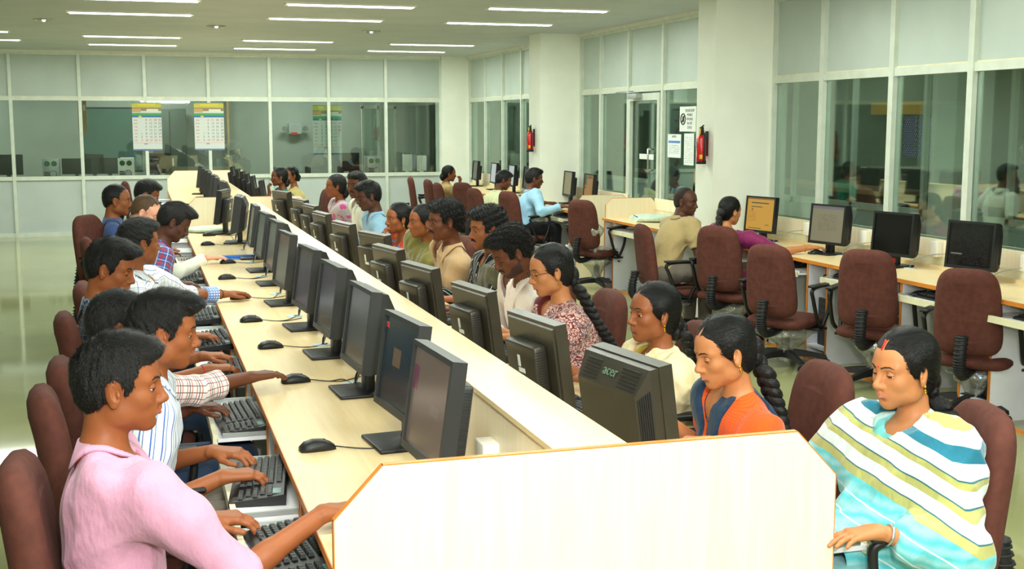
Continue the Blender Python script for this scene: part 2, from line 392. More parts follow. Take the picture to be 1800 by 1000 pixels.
fan((8.5, 10.3, 1.0), PI, 'cream table fan behind the glass, left of the lilac grille'); fan((8.5, 7.2, 1.0), PI, 'table fan behind the rightmost glass pane')
fan((1.5, 21.6, .88), -PI / 2, 'dim table fan behind the back glass beside the second calendar')
def dark_chair_far(loc, lab):
    t = thing('office_chair', loc, PI, lab, 'chair'); MB().use(M['dark']).bbox(-.28, -.2, -.22, .22, .6, 1.15, .03).obj('backrest', t); MB().use(M['dark']).bbox(-.22, .24, -.24, .24, .44, .52, .03).obj('seat', t); MB().use(M['dark']).cyl((0, 0, .05), .03, .4).cyl((0, 0, 0), .28, .05).obj('base', t)
dark_chair_far((7.9, 9.9, .25), 'dark high chair behind the glass left of the inner column')

# ------------------------------------------------------------------ back room bench and equipment
t = thing('back_counter', (0, 0, 0), 0, 'dark counter running behind the back glass wall', 'counter'); B('worktop', M['tan'], t, -5, 4.9, 21.2, 22.0, .84, .87); B('apron', DG, t, -5, 4.9, 21.95, 22.0, 0, .84)
def mon_back(x, w, h, lab, m=None, y=21.5):
    t = thing('computer_monitor', (x, y, .87), 0, lab, 'monitor'); m = m or M['black']
    MB().use(m).bbox(-w / 2, w / 2, -.02, .02, .08, .08 + h, .006).obj('screen_housing', t); MB().use(m).bbox(-w / 4, w / 4, .02, .08, .12, h, .006).obj('back_housing', t)
    MB().use(m).box(-.03, .03, -.01, .02, .01, .1).box(-.11, .11, -.09, .09, 0, .012).obj('stand', t); return t
mon_back(-2.05, .45, .33, 'black monitor behind the back glass at the left edge'); mon_back(-1.0, .46, .26, 'low black monitor behind back glass right of the left system unit')
mon_back(-.72, .3, .33, 'black monitor behind the back glass left of the white system unit'); mon_back(-.48, .34, .27, 'low black monitor touching the white system unit behind the back glass')
mon_back(.32, .38, .34, 'black monitor behind the back glass under the first calendar'); mon_back(4.52, .17, .29, 'pale lit monitor behind the back glass, left of two', M['white'], 21.3); mon_back(4.78, .17, .27, 'pale lit monitor behind the back glass nearest the corner pillar', M['white'], 21.3)
def cpu_open(x, lab, body):
    t = thing('system_unit', (x, 21.5, .87), 0, lab, 'computer'); MB().use(body).bbox(-.13, .13, -.15, .25, 0, .34, .005).obj('case', t)
    for dx, dz, r, m in ((-.06, .26, .035, M['greenpcb']), (.05, .26, .035, M['greenpcb']), (.03, .09, .05, M['steel'])):
        mm = MB().use(M['dark']).cyl((dx, -.158, dz), r + .008, .008, axis='y'); mm.use(m).cyl((dx, -.162, dz), r, .006, axis='y'); mm.obj('fan_outlet', t)
    mm = MB().use(M['dark'])
    for k in range(4): mm.box(-.11, -.03, -.156, -.15, .04 + k * .025, .055 + k * .025)
    mm.obj('slot_covers', t, kind='stuff')
cpu_open(-1.39, 'grey system unit with green fans behind the left back glass', M['steel']); cpu_open(-.22, 'white system unit behind the back glass below the first calendar', M['white'])
cpu_open(3.95, 'beige system unit behind the back glass near the right door', M['steel'])
mon_back(3.55, .3, .32, 'tilted dark monitor behind the back glass near the right door')
for k, x in enumerate((2.1, 2.7, 3.3)):
    t = thing('office_chair', (x, 22.5, 0), PI, ['black chair low behind the back glass under the third calendar', 'black chair behind the back glass right of the third calendar', 'black chair behind the back glass nearest the inner door'][k], 'chair')
    MB().use(M['dark']).bbox(-.25, -.2, -.24, .24, .6, 1.0, .02).obj('backrest', t); MB().use(M['dark']).bbox(-.2, .2, -.22, .22, .42, .5, .02).obj('seat', t); MB().use(M['dark']).cyl((0, 0, 0), .2, .05).cyl((0, 0, .05), .02, .4).obj('base', t)
for x, y, e in ((-3, 22.9, 60), (0, 22.9, 66), (3, 22.9, 66), (6.5, 6.5, 13), (6.5, 11, 15), (6.5, 17, 34), (8.9, 9, 9), (8.9, 14, 10)): area('far_room_fill', (x, y, CEIL - .05), (0, 0, 0), 1.2, .3, e, (.9, 1, .93))  # unseen lamps added to brighten the rooms behind the glass
# inner door in back room, dark cupboard, tan strip
idr = put('door_2', None, None, kind='structure')
for x in (4.0, 4.3, 4.62): B('stile', M['alum'], idr, x, x + .04, 22.9, 22.94, 0, 2.1)
B('rail', M['alum'], idr, 4.0, 4.66, 22.9, 22.94, 2.05, 2.12); B('leaf', M['glass'], idr, 4.04, 4.62, 22.915, 22.925, .1, 2.05)
t = thing('steel_cupboard', (.55, 23.8, 0), 0, 'tall dark cupboard behind the back glass between the first two calendars', 'cupboard')
MB().use(DG).bbox(-.3, .3, -.25, .25, 0, 2.05, .01).obj('body', t); MB().use(M['dark']).box(-.005, .005, -.256, -.25, .05, 2).obj('door_gap', t); MB().use(M['chrome']).box(.03, .05, -.27, -.25, 1, 1.15).obj('handle', t)
t = thing('teal_board', (-.5, 24.2, 1.1), 0, 'teal green board on the far wall behind the back glass', 'board'); B('board', mat('teal_board', srgb(70, 100, 90), .4), t, -.5, .55, -.02, 0, -.2, .95); MB().use(M['dark']).box(-.53, .58, -.02, .0, .95, .98).obj('frame', t)
t = thing('hanging_batten', (-.92, 22.6, 1.7), 0, 'pale wooden batten hanging behind the back glass left of the first calendar', 'batten')
MB().use(M['tan']).prism([(-.07, .5), (.07, .5), (.07, .0), (.03, -.12), (-.03, -.12), (-.07, 0)], 0, .03).obj('board', t); MB().use(M['white']).box(.02, .05, -.01, 0, .3, .4).obj('sticker', t); MB().use(M['dark']).box(-.005, .005, .01, .02, .5, CEIL - 1.7).obj('hanging_rod', t)
MB().use(M['tan']).box(1.62, 1.66, 24.1, 24.19, 0, 2.5).obj('wall_strip', None, label='thin brown vertical strip on the far wall right of the second calendar', cat='conduit')
t = thing('wall_box', (2.9, 24.1, 1.58), 0, 'small grey and red box with two lamps behind the third pane', 'emergency light')
MB().use(M['steel']).box(-.12, .12, -.06, .09, 0, .2).obj('body', t); MB().use(M['red']).box(-.08, .04, -.065, -.06, -.01, .03).obj('label_plate', t)
for x in (-.2, .2): MB().use(M['chrome']).cyl((x, -.08, .1), .05, .06, axis='y').obj('lamp', t)

# ------------------------------------------------------------------ ceiling lights
FR = None
for i, (x, y) in enumerate(FIX):
    if y > 5 or True:
        r = {-2.1: 'leftmost', -.03: 'left', 2.0: 'middle', 2.02: 'middle', 2.03: 'middle', 3.95: 'right', 3.97: 'right', 4.1: 'right', 4.08: 'right'}[x]
        near = sorted(set(f[1] for f in FIX if abs(f[0] - x) < .3)).index(y)
        tot = len([f for f in FIX if abs(f[0] - x) < .3])
        lab = 'recessed fluorescent ceiling light, %s from the back wall in the %s row' % (ORD[tot - 1 - near], r)
        if FR is None:
            FR = thing('ceiling_light', (x, y, CEIL), 0, lab, 'ceiling light', 'recessed fluorescent ceiling lights')
            mm = MB().use(M['white'])
            for (a0, a1, b0, b1) in ((-.63, .63, -.1, -.085), (-.63, .63, .085, .1), (-.63, -.615, -.085, .085), (.615, .63, -.085, .085)): mm.box(a0, a1, b0, b1, -.018, 0)
            mm.obj('frame', FR)
            MB().use(M['reflector']).box(-.615, .615, -.085, .085, -.003, 0).prism([(-.085, -.003), (-.06, -.003), (-.085, -.017)], -.615, .615, 'x').prism([(.085, -.003), (.06, -.003), (.085, -.017)], -.615, .615, 'x').obj('reflector', FR)
            for dy in (-.035, .035): MB().use(M['tube']).cyl((-.6, dy, -.014), .0125, 1.2, 10, 'x').obj('tube', FR)
            mm = MB().use(M['reflector'])
            for k in range(13): mm.box(-.6 + k * .1 - .002, -.6 + k * .1 + .002, -.085, .085, -.03, -.027)
            mm.obj('louvre', FR, kind='stuff')
        else: dup(FR, (x, y, CEIL), 0, lab)
    a = area('tube_light', (x, y, CEIL - .035), (0, 0, 0), 1.2, .12, LIGHT_POWER, (.93, 1.0, .90))
for k, (x, y) in enumerate(((-.95, 14.6), (.92, 15.0), (2.81, 15.3))):
    t = thing('downlight', (x, y, CEIL), 0, 'round recessed downlight, ' + ['leftmost', 'middle', 'rightmost'][k] + ' of the three in the ceiling', 'ceiling light', 'round downlights')
    MB().use(M['chrome']).tube([(.1 * math.cos(a), .1 * math.sin(a), -.004) for a in np.linspace(0, 2 * PI, 25)[:-1]], .014, 6, closed=True).obj('rim', t)
    MB().use(M['dark']).cyl((0, 0, -.003), .095, .003, 20).obj('recess', t); MB().use(M['tube']).ball((0, 0, -.008), .02).obj('bulb', t)
# ------------------------------------------------------------------ desks
def end_panel(parent, x0, x1, y, top, ch, name='end_panel', m=None, th=.018, z0=0.0):
    poly = [(x0, z0), (x0, top - ch), (x0 + ch * .95, top), (x1 - ch * .95, top), (x1, top - ch), (x1, z0)]
    p = MB().use(m or M['woodv']).prism(poly, y, y + th).obj(name, parent)
    e = MB().use(M['edge'])
    for (a, b) in zip(poly[:-1], poly[1:]):
        dx, dz = b[0] - a[0], b[1] - a[1]; L = math.hypot(dx, dz); nx, nz = -dz / L * .003, dx / L * .003
        e.add([(a[0], y, a[1]), (b[0], y, b[1]), (b[0] + nx, y, b[1] + nz), (a[0] + nx, y, a[1] + nz), (a[0], y + th, a[1]), (b[0], y + th, b[1]), (b[0] + nx, y + th, b[1] + nz), (a[0] + nx, y + th, a[1] + nz)],
              [(0, 1, 2, 3), (7, 6, 5, 4), (3, 2, 6, 7), (0, 4, 5, 1)], False)
    e.obj('edge_banding', p); return p
def carcass(parent, xf, dirn, bays, trays, ztop=.75, xb=None, depth=.5, out=.17):
    """xf: X of the front edge, dirn +1 if the desk extends to +X"""
    s = dirn
    for (a, b) in bays:
        for y in (a, b):
            p = B('partition_board', M['laminate'], parent, *sorted((xf + s * .01, xf + s * depth)), y - .008, y + .008, 0.0, ztop - .02)
            B('edge_banding', M['edge'], p, *sorted((xf + s * .004, xf + s * .01)), y - .009, y + .009, 0, ztop - .02)
        B('bay_shelf', M['laminate'], parent, *sorted((xf + s * .01, xf + s * depth)), a, b, .10, .116)
        B('bay_back', M['laminate'], parent, *sorted((xf + s * (depth - .16), xf + s * (depth - .15))), a, b, .116, ztop - .02)
    for (a, b) in trays:
        tr = MB().use(M['laminate']).box(*sorted((xf - s * out, xf + s * .22)), a + .01, b - .01, .642, .655).obj('keyboard_tray', parent)
        B('tray_lip', M['cream'], tr, *sorted((xf - s * (out + .015), xf - s * (out - .002))), a + .01, b - .01, .628, .668)
        for y in (a + .012, b - .022): B('runner', M['steel'], tr, *sorted((xf - s * (out - .02), xf + s * .3)), y, y + .01, .655, .672)
    for i in range(len(trays)): 
        a, b = trays[i]
        B('modesty_board', M['laminate'], parent, *sorted((xf + s * (depth - .06), xf + s * (depth - .05))), a, b, .0, ztop - .02)
def power_socket(parent, loc, facing, name='power_socket'):
    """white surface box with two round sockets; facing = sign of X it looks to"""
    f = facing
    p = MB().use(M['white']).bbox(*sorted((loc[0], loc[0] + f * .05)), loc[1] - .045, loc[1] + .045, loc[2], loc[2] + .11, .004).obj(name, parent)
    m = MB().use(M['grey'])
    for dy, dz in ((0, .035), (-.012, .06), (.012, .06), (.02, .09)): m.cyl((loc[0] + f * .049, loc[1] + dy, loc[2] + dz), .004, .002 , 8, 'x')
    m.obj('socket_hole', p); return p
def island(y0, y1, label, xl=.40, xr=1.68, first=True):
    t = thing('computer_desk', (0, 0, 0), 0, label, 'desk')
    for s, xf, xe in ((1, xl, .955), (-1, xr, 1.125)):
        B('desktop', M['wood'], t, *sorted((xf, xe)), y0 + .018, y1, .732, .75)
        B('edge_banding', M['edge'], t, *sorted((xf - s * .003, xf)), y0 + .018, y1, .728, .7505)
        pitch = .93; bays = []; trays = []
        if first:
            trays += [(2.77, 3.42), (3.48, 4.12)]; bays += [(3.43, 3.47)]; yb = 4.13
        else: yb = y0 + .1
        while yb + .3 < y1:
            bays.append((yb, yb + .29))
            if yb + .93 < y1: trays.append((yb + .3, yb + .92))
            yb += pitch
        carcass(t, xf, s, bays, trays)
    d = MB().use(M['woodv']).box(.95, .965, y0 + .018, y1, .75, .985).box(1.11, 1.125, y0 + .018, y1, .75, .985).obj('divider', t)
    B('divider_cap', M['wood'], t, .94, 1.115 + .02, y0 + .018, y1, .985, 1.0)
    return t
bench_a = island(2.73, 12.5, 'long double-sided pale laminate computer desk with central divider, nearest the camera')
end_panel(bench_a, .398, 1.712, 2.73, 1.0, .122); end_panel(bench_a, .42, 1.64, 12.5, 1.055, .10)
bench_b = island(12.55, 19.8, 'farther double-sided laminate computer desk in line behind the first', first=False)
end_panel(bench_b, .40, 1.66, 19.8, 1.05, .12)
for y in (3.3, 3.9, 4.85, 5.75, 6.7, 7.6, 8.5, 9.4, 10.3, 11.2, 12.1): power_socket(bench_a, (.95, y, .775), -1)
for y in (14, 16): power_socket(bench_b, (.95, y, .775), -1)
MB().use(mat('red_marks', srgb(200, 60, 40), .8)).ball((.80, 2.7295, .70), (.006, .001, .004), 6, 4).ball((.835, 2.7295, .685), (.005, .001, .003), 6, 4).obj('red_scuff', bench_a)

def wall_bench(y0, y1, bays, trays, label, ends=()):
    t = thing('computer_desk', (0, 0, 0), 0, label, 'desk')
    B('desktop', M['wood'], t, 4.82, 5.46, y0, y1, .742, .76)
    B('edge_banding', M['edge'], t, 4.817, 4.82, y0, y1, .735, .7605)
    carcass(t, 4.82, 1, bays, trays, .76, depth=.6, out=.06)
    B('skirting_strip', M['edge'], t, 4.84, 4.85, y0, y1, 0, .02)
    B('ledge', M['wood'], t, 5.40, 5.46, y0, y1, .76, .785)
    B('wall_strip', M['cream'], t, 5.44, 5.455, y0, y1, .785, .84)
    B('upstand', M['woodv'], t, 5.435, 5.46, y0, y1, .84, .965)
    return t
bn = [(6.06 + .92 * k, 6.34 + .92 * k) for k in (-3, -2, -1, 0, 1, 2, 3, 4)]
wb1 = wall_bench(3.2, 10.95, bn[:-1], [(a[1] + .02, a[1] + .62) for a in bn[:-1]], 'long laminate computer desk along the right glass wall, nearest the camera')
wb1b = wall_bench(10.97, 12.5, [(11.0, 11.28), (12.2, 12.45)], [(11.4, 12.1)], 'short laminate desk section by the glass door, holding wrapped papers')
end_panel(wb1b, 4.86, 5.46, 12.5, .97, .07); B('side_board', M['woodv'], wb1b, 5.0, 5.46, 10.955, 10.97, .76, .955)
wb2 = wall_bench(13.3, 20.3, [(13.32 + .93 * k, 13.6 + .93 * k) for k in range(8)], [(13.62 + .93 * k, 14.22 + .93 * k) for k in range(7)], 'laminate computer desk along the right glass wall beyond the door')
end_panel(wb2, 4.8, 5.46, 13.28, .96, .09)
for y in (5.9, 6.9, 7.85, 8.75, 9.6): power_socket(wb1, (5.435, y - .42, .845), -1)
for y in (14.2, 15.1, 16.2): power_socket(wb2, (5.435, y, .85), -1)

# ------------------------------------------------------------------ monitors (users sit at -X, screen faces -X)
def screen_plain(name, c, e=.0): return rects(name, c, [], .22, e, var=(tuple(x * .8 for x in c[:3]) + (1,), 6))
S_BROWN = rects('screen_brown_reflection', srgb(112, 98, 82), [(.12, .17, .02, .09, srgb(110, 60, 75)), (-.1, -.02, -.02, .01, srgb(120, 108, 95))], .2, .55, ax=(1, 2))  # brownish reflection painted into the screen colour
S_DARK = screen_plain('screen_dark_green', srgb(34, 42, 40), .4)
S_REFLECT = rects('screen_dark_reflection', srgb(24, 42, 46), [(-.02, .06, -.01, .05, srgb(110, 90, 60))], .2, .5)  # brownish patch painted on the dark screen as a reflection
S_GREY = screen_plain('screen_grey', srgb(74, 70, 56), .5)
S_OFF = rects('screen_off', srgb(10, 10, 11), [], .12)
S_TEXT = rects('screen_console', srgb(12, 12, 13), [(.06, .15, -.065, -.055, srgb(100, 100, 90))], .12, .9, lines=[(-.14, .17, -.13, .14, .011, srgb(38, 39, 36))])
S_WEB = rects('screen_web', srgb(196, 148, 62), [(-.1, .12, .095, .105, srgb(70, 80, 60)), (-.02, .12, .062, .069, srgb(70, 80, 60)), (-.02, .14, -.125, -.118, srgb(90, 90, 50)), (-.12, -.07, -.09, -.084, srgb(90, 90, 50)), (.095, .115, .035, .05, srgb(150, 70, 40)), (-.18, .18, .132, .14, srgb(120, 80, 60))], .3, .8, lines=[(.05, .15, -.06, .03, .012, srgb(170, 125, 50))])
S_DOC = rects('screen_document', srgb(128, 124, 100), [(-.18, .18, .12, .14, srgb(110, 108, 112)), (-.17, -.16, -.15, .15, srgb(100, 100, 80))], .3, .8, lines=[(-.1, .1, -.05, .08, .012, srgb(110, 106, 84))])
S_TAN = rects('screen_tan', srgb(150, 105, 55), [(.08, .16, .02, .13, srgb(40, 80, 60)), (-.12, .06, .10, .13, srgb(90, 60, 40)), (.08, .16, -.02, -.005, srgb(70, 50, 40))], .3, .7)
S_BRIGHT = rects('screen_pale', srgb(180, 188, 190), [], .3, .95, var=(srgb(150, 155, 158), 5))
S_OLIVE = screen_plain('screen_olive', srgb(118, 114, 78), .8)
MPROTO = {}
def build_monitor(kind, body, tilt):
    me = {}
    w, h = .188, .158  # half width, half height
    R = Matrix.Rotation(math.radians(tilt), 3, 'Y'); piv = Vector((.0, 0, .10)); c = Vector((0, 0, .10 + h))
    def tf(mb): mb.v = [tuple(R @ (Vector(v)) + Vector((0, 0, .26))) for v in mb.v]; return mb
    bz = .016; fr = MB().use(body)
    fr.box(-.012, .03, -w, w, h - bz, h).box(-.012, .03, -w, w, -h, -h + bz + .006).box(-.012, .03, -w, -w + bz, -h + bz + .006, h - bz).box(-.012, .03, w - bz, w, -h + bz + .006, h - bz).box(.002, .028, -w + .01, w - .01, -h + .01, h - .01)
    fr.box(-.0125, -.0118, w - .05, w - .03, -h + .006, -h + .012)
    tf(fr); me['screen_housing'] = fr.mesh('screen_housing')
    sc = MB().use(S_DARK).box(-.004, .001, -w + bz, w - bz, -h + bz + .006, h - bz); me['screen_raw'] = (sc, tf)
    bk = MB().use(body)
    if kind == 'deep':
        bk.rings([[(.03, -w + .004, -h + .004), (.03, w - .004, -h + .004), (.03, w - .004, h - .004), (.03, -w + .004, h - .004)], [(.055, -w + .008, -h + .006), (.055, w - .008, -h + .006), (.055, w - .008, h - .006), (.055, -w + .008, h - .006)], [(.10, -w + .028, -h + .03), (.10, w - .028, -h + .03), (.10, w - .028, h - .075), (.10, -w + .028, h - .075)]], smooth=False)
    else:
        bk.rings([[(.03, -w + .012, -h + .01), (.03, w - .012, -h + .01), (.03, w - .012, h - .012), (.03, -w + .012, h - .012)], [(.036, -w + .016, -h + .014), (.036, w - .016, -h + .014), (.036, w - .016, h - .016), (.036, -w + .016, h - .016)]], smooth=False)
        bk.bbox(.034, .085, -.115, .115, -h + .012, h - .075, .01)
    tf(bk); me['back_housing'] = bk.mesh('back_housing')
    vt = MB().use(M['dark'])
    if kind == 'deep':
        n = Vector((.10 - .055, 0, .069)); 
        for k in range(6):
            f = .18 + k * .13; x = .055 + (.045) * f; z = (h - .006) + (-.069) * f
            for (a, b) in ((-.145, -.06), (.055, .15)): vt.box(x - .001, x + .004, a + f * .0, b, z - .0025, z + .0025)
        for k in range(7):
            f = .12 + k * .12; x = .055 + .045 * f; y = (w - .008) - .02 * f
            for sg in (-1, 1): vt.box(x - .0018, x + .0018, sg * y - .003, sg * y + .003, -h + .05, h - .06 - f * .03)
    else:
        for k in range(22):
            z = -h + .03 + k * .009
            for sg in (-1, 1): vt.box(.045, .078, sg * .114 - .002, sg * .114 + .002, z, z + .004)
    tf(vt); me['vent_slots'] = vt.mesh('vent_slots')
    st = MB().use(body).bbox(.015, .055, -.035, .035, .008, .19, .006).bbox(-.012, .0, -.03, .03, .095, .104, .002)
    me['stand_neck'] = st.mesh('stand_neck')
    me['stand_base'] = MB().use(M['black']).bbox(-.10, .11, -.115, .115, 0, .014, .006).mesh('stand_base')
    me['tilt'] = tf
    return me
def monitor(x, y, z, rz, label, kind='box', body='grey', screen=None, tilt=8, group=None, logo=False, vga=False, sticker=None, mark=True, drop=0):
    key = (kind, body, tilt)
    if key not in MPROTO: MPROTO[key] = build_monitor(kind, M[body], tilt)
    p = MPROTO[key]; t = thing('computer_monitor', (x, y, z), rz, label, 'monitor', group)
    D = Vector((0, 0, drop)); h = put('screen_housing', p['screen_housing'], t, D)
    sk = (key, screen.name if screen else 'd')
    if sk not in MPROTO:
        sc, tf = p['screen_raw']
        s2 = MB().use(screen or S_DARK); s2.v = [tuple(v) for v in sc.v]; s2.f = list(sc.f); s2.mi = [0] * len(sc.f); s2.sm = [False] * len(sc.f)
        MPROTO[sk] = s2.mesh('screen')
    s = put('screen', MPROTO[sk], h); s.matrix_local = Matrix.Translation((0, 0, .26)) @ Matrix.Rotation(math.radians(tilt), 4, 'Y')
    bk = put('back_housing', p['back_housing'], t, D); put('vent_slots', p['vent_slots'], bk, kind='stuff')
    put('stand_neck', p['stand_neck'], t, D * .3); put('stand_base', p['stand_base'], t)
    T = Matrix.Translation((0, 0, .26)) @ Matrix.Rotation(math.radians(tilt), 4, 'Y')
    if logo:
        nx, nz = .069, .045; L = math.hypot(nx, nz); out = Vector((nx / L, 0, nz / L)); up = Vector((-nz / L, 0, nx / L))
        q = text_obj('maker_lettering', 'acer', .044, mat('worn_green_lettering', srgb(92, 118, 98), .6, var=.25, vs=60), bk, (0, 0, 0), Matrix.Identity(4), .001)
        q.matrix_local = T @ Matrix.Translation((.0845, 0, .112)) @ RM(Vector((0, 1, 0)), up, out)
    if kind == 'box' and mark and rz:
        mb = MB().use(M['paper']).box(.0852, .0858, -.02, .0, .0, .04).box(.0852, .0858, -.02, .03, -.02, -.004); mb.v = [tuple(Matrix.Rotation(math.radians(tilt), 3, 'Y') @ Vector(v) + Vector((0, 0, .26))) for v in mb.v]; mb.obj('white_mark', bk)
    if vga: MB().use(M['bluevga']).bbox(.05, .085, -.10, -.06, .06, .115, .003).obj('video_plug', t, D)
    if sticker == 'neck': MB().use(M['red']).box(.0135, .015, -.02, .012, .03, .06).obj('red_sticker', t)
    if sticker == 'corner': MB().use(M['red']).box(-.047, -.045, -.05, -.03, .395, .412).obj('red_sticker', t)
    return t
def cable(name, pts, r, m, parent): return MB().use(m).tube(pts, r, 6).obj(name, parent)
def smooth_path(pts, n=6):
    pts = [Vector(p) for p in pts]; out = []
    for i in range(len(pts) - 1):
        p0 = pts[max(i - 1, 0)]; p1 = pts[i]; p2 = pts[i + 1]; p3 = pts[min(i + 2, len(pts) - 1)]
        for k in range(n):
            t = k / n; out.append(.5 * ((2 * p1) + (p2 - p0) * t + (2 * p0 - 5 * p1 + 4 * p2 - p3) * t * t + (3 * p1 - p0 - 3 * p2 + p3) * t ** 3))
    return out + [pts[-1]]
def grommet_at(parent, x, y, z):
    g = MB().use(M['grommet']).cyl((x, y, z), .042, .004, 20); g.use(M['dark']).cyl((x + .012, y, z + .0035), .016, .0015, 12); return g.obj('cable_grommet', parent)
ZL = .75
# left side of the near desk; yaw < 0 turns the screen to the camera
LM = [(3.25, .745, .06, 'box', S_BROWN, None), (3.84, .78, .10, 'box', S_REFLECT, 'corner'), (4.64, .785, .06, 'deep', S_DARK, None), (5.45, .785, .06, 'deep', S_DARK, None), (6.22, .78, .08, 'deep', S_DARK, None),
      (7.1, .77, .08, 'box', S_GREY, None), (8.0, .80, .05, 'deep', S_DARK, None), (8.75, .80, .05, 'deep', S_DARK, None), (9.6, .81, .0, 'box', S_DARK, None), (10.9, .78, -.15, 'deep', S_GREY, None), (11.85, .72, -.3, 'box', S_DARK, None)]
GY = [3.886 + .91 * k for k in range(9)]
for i, (y, x, yaw, kind, scr, stk) in enumerate(LM):
    t = monitor(x, y, ZL, yaw, 'grey-black monitor, %s from the front end panel on the left side of the near desk' % ORD[i], kind, 'grey', scr, sticker=stk, group='monitors on the left side of the near desk')
for i, y in enumerate(GY):
    g = grommet_at(bench_a, .79 if i < 3 else .77, y, ZL)
    yy = min(LM, key=lambda q: abs(q[0] - y + .02) )[0]
    for k in range(2): cable('cable', smooth_path([(.795, y, ZL), (.80 + k * .01, y - .02, ZL + .05), (.84, (y + yy) / 2, ZL + .11 + k * .01), (.86, yy, ZL + .15)], 4), .004, M['cable'] if k else M['black'], bench_a)
RMON = [(3.2, 1.35, 'deep', False, .15), (3.92, 1.30, 'box', False, .14), (4.74, 1.30, 'box', True, .14), (5.55, 1.26, 'box', False, .18), (6.42, 1.28, 'box', False, .18), (7.25, 1.36, 'box', False, .26), (8.1, 1.31, 'box', True, .18), (9.05, 1.30, 'box', True, .14), (9.95, 1.34, 'box', True, .14), (10.7, 1.35, 'box', True, .16), (12.0, 1.33, 'box', True, .3)]
for i, (y, x, kind, vga, th) in enumerate(RMON):
    monitor(x, y, ZL, PI + th, ('large black slant-backed monitor seen from behind, nearest the front end panel' if i == 0 else 'black monitor seen from behind, %s along the right side of the near desk' % ORD[i]), kind, 'warm', S_DARK, logo=(i == 0), vga=vga, group='monitors on the right side of the near desk', drop=-.03)
for i, y in enumerate((13.7, 14.6, 15.4, 16.1, 16.9, 17.6, 18.6)):
    monitor(.82, y, ZL, -.1, 'small far black monitor, %s along the left side of the farther desk' % ORD[i], 'box' if i % 2 else 'deep', 'grey', S_DARK, group='monitors on the left side of the farther desk')
for i, y in enumerate((13.8, 14.9, 15.7, 16.4, 17.2, 18.2)):
    monitor(1.31, y, ZL, PI - .15, 'small far black monitor seen from behind, %s along the right side of the farther desk' % ORD[i], 'box', 'black', S_DARK, group='monitors on the right side of the farther desk')
BM = [(9.6, S_WEB, 'orange web page screen on black monitor beside the near pillar', None), (8.5, S_DOC, 'black monitor with a grey-olive document screen on the right desk', None), (7.62, S_OFF, 'black monitor with a switched-off screen on the right desk', 'neck'), (6.75, S_TEXT, 'black monitor with console text, nearest the camera on the right desk', 'neck')]
for y, s, lab, stk in BM:
    monitor(5.18, y, .76, .24, lab, 'deep' if y < 9 else 'box', 'black', s, tilt=5, sticker=stk, group='monitors on the right desk', drop=-.025)
    grommet_at(wb1, 5.24, y - .13, .76)
    cable('cable', smooth_path([(5.24, y - .13, .765), (5.27, y - .14, .82), (5.38, y - .2, .86), (5.39, y - .45, .89)], 4), .003, M['cable'], wb1)
for y, s, lab, x in ((14.85, S_OLIVE, 'black monitor with an olive screen beside the end panel past the door', 5.25), (13.95, S_TAN, 'black monitor with an orange screen just behind the end panel past the door', 5.2),
                  (15.75, S_DARK, 'dark monitor behind the man in the light blue shirt', 5.25), (16.6, S_DARK, 'monitor behind the head of the man in the pale yellow shirt', 5.25), (17.35, S_BRIGHT, 'pale bright screen left of the man in the pale yellow shirt', 5.25),
                  (18.3, S_BRIGHT, 'pale bright screen, second from the far corner of the right wall desk', 5.25), (19.4, S_DARK, 'dark monitor nearest the far corner pillar', 5.25)):
    monitor(x, y, .76, -.05, lab, 'box', 'black', s, tilt=5, group='monitors on the desk beyond the door')
monitor(5.3, 11.05, .76, 0, 'black monitor half hidden behind the man in the beige shirt', 'box', 'black', S_OFF, tilt=5)

# ------------------------------------------------------------------ mice
t = thing('computer_mouse', (.51, 3.84, ZL), 0, 'black mouse, nearest on the left side of the near desk', 'mouse', 'computer mice')
def mouse_mesh():
    m = MB().use(M['black']); rs = []
    prof = [(-.058, .012, .004), (-.055, .024, .016), (-.04, .031, .03), (-.015, .033, .037), (.015, .032, .035), (.04, .029, .026), (.055, .023, .015), (.06, .012, .004)]
    for x, w, h in prof: rs.append([(x, math.cos(a) * w, max(0, h * (.35 + .65 * max(0, math.sin(a)) ** .8) if math.sin(a) > 0 else 0)) for a in np.linspace(0, 2 * PI, 15)[:-1]])
    return m.rings(rs).mesh('body')
mm_ = mouse_mesh(); bo = put('body', mm_, t)
MB().use(M['dark']).cyl((.022, -.004, .0265), .008, .008, 10, 'y').obj('scroll_wheel', bo)
mouse0 = t; used = [0]
def mouse(x, y, rz, lab, z=ZL, cab=None):
    if used[0] == 0: r = mouse0; r.location = (x, y, z); r.rotation_euler = (0, 0, rz); r['label'] = lab; used[0] = 1
    else: r = dup(mouse0, (x, y, z), rz, lab)
    if cab:
        Rz = Matrix.Rotation(-rz, 3, 'Z'); pts = [Rz @ (Vector(p) - Vector((x, y, z))) for p in smooth_path(cab, 6)]
        MB().use(M['black']).tube(pts, .0022, 5).obj('cable', r)
    return r
ml = [(.51, 3.84), (.57, 4.90), (.55, 5.70), (.53, 6.5), (.54, 7.38), (.53, 8.35), (.60, 9.3), (.53, 10.75), (.59, 11.65)]
mlab = ['free black mouse beside the base of the nearest left monitors', 'black mouse under the hand of the red-checked sleeve', 'free black mouse, second in view on the left side of the near desk', 'free black mouse, third in view on the left side of the near desk', 'black mouse under the hand with the blue checked cuff', 'free black mouse in front of the dark man in the plaid shirt', 'black mouse under the hand with the orange wrist thread', 'free black mouse left of the far turned monitor', 'black mouse farthest on the left side of the near desk']
for i, (x, y) in enumerate(ml):
    gy = min(GY, key=lambda g: abs(g - y)); mouse(x, y, .12, mlab[i], cab=[(x + .058, y, ZL + .008), (x + .13, y - .03, ZL + .003), (x + .19, y - .04 + .03 * (i % 2), ZL + .003), (.78, gy - .02, ZL + .004)])
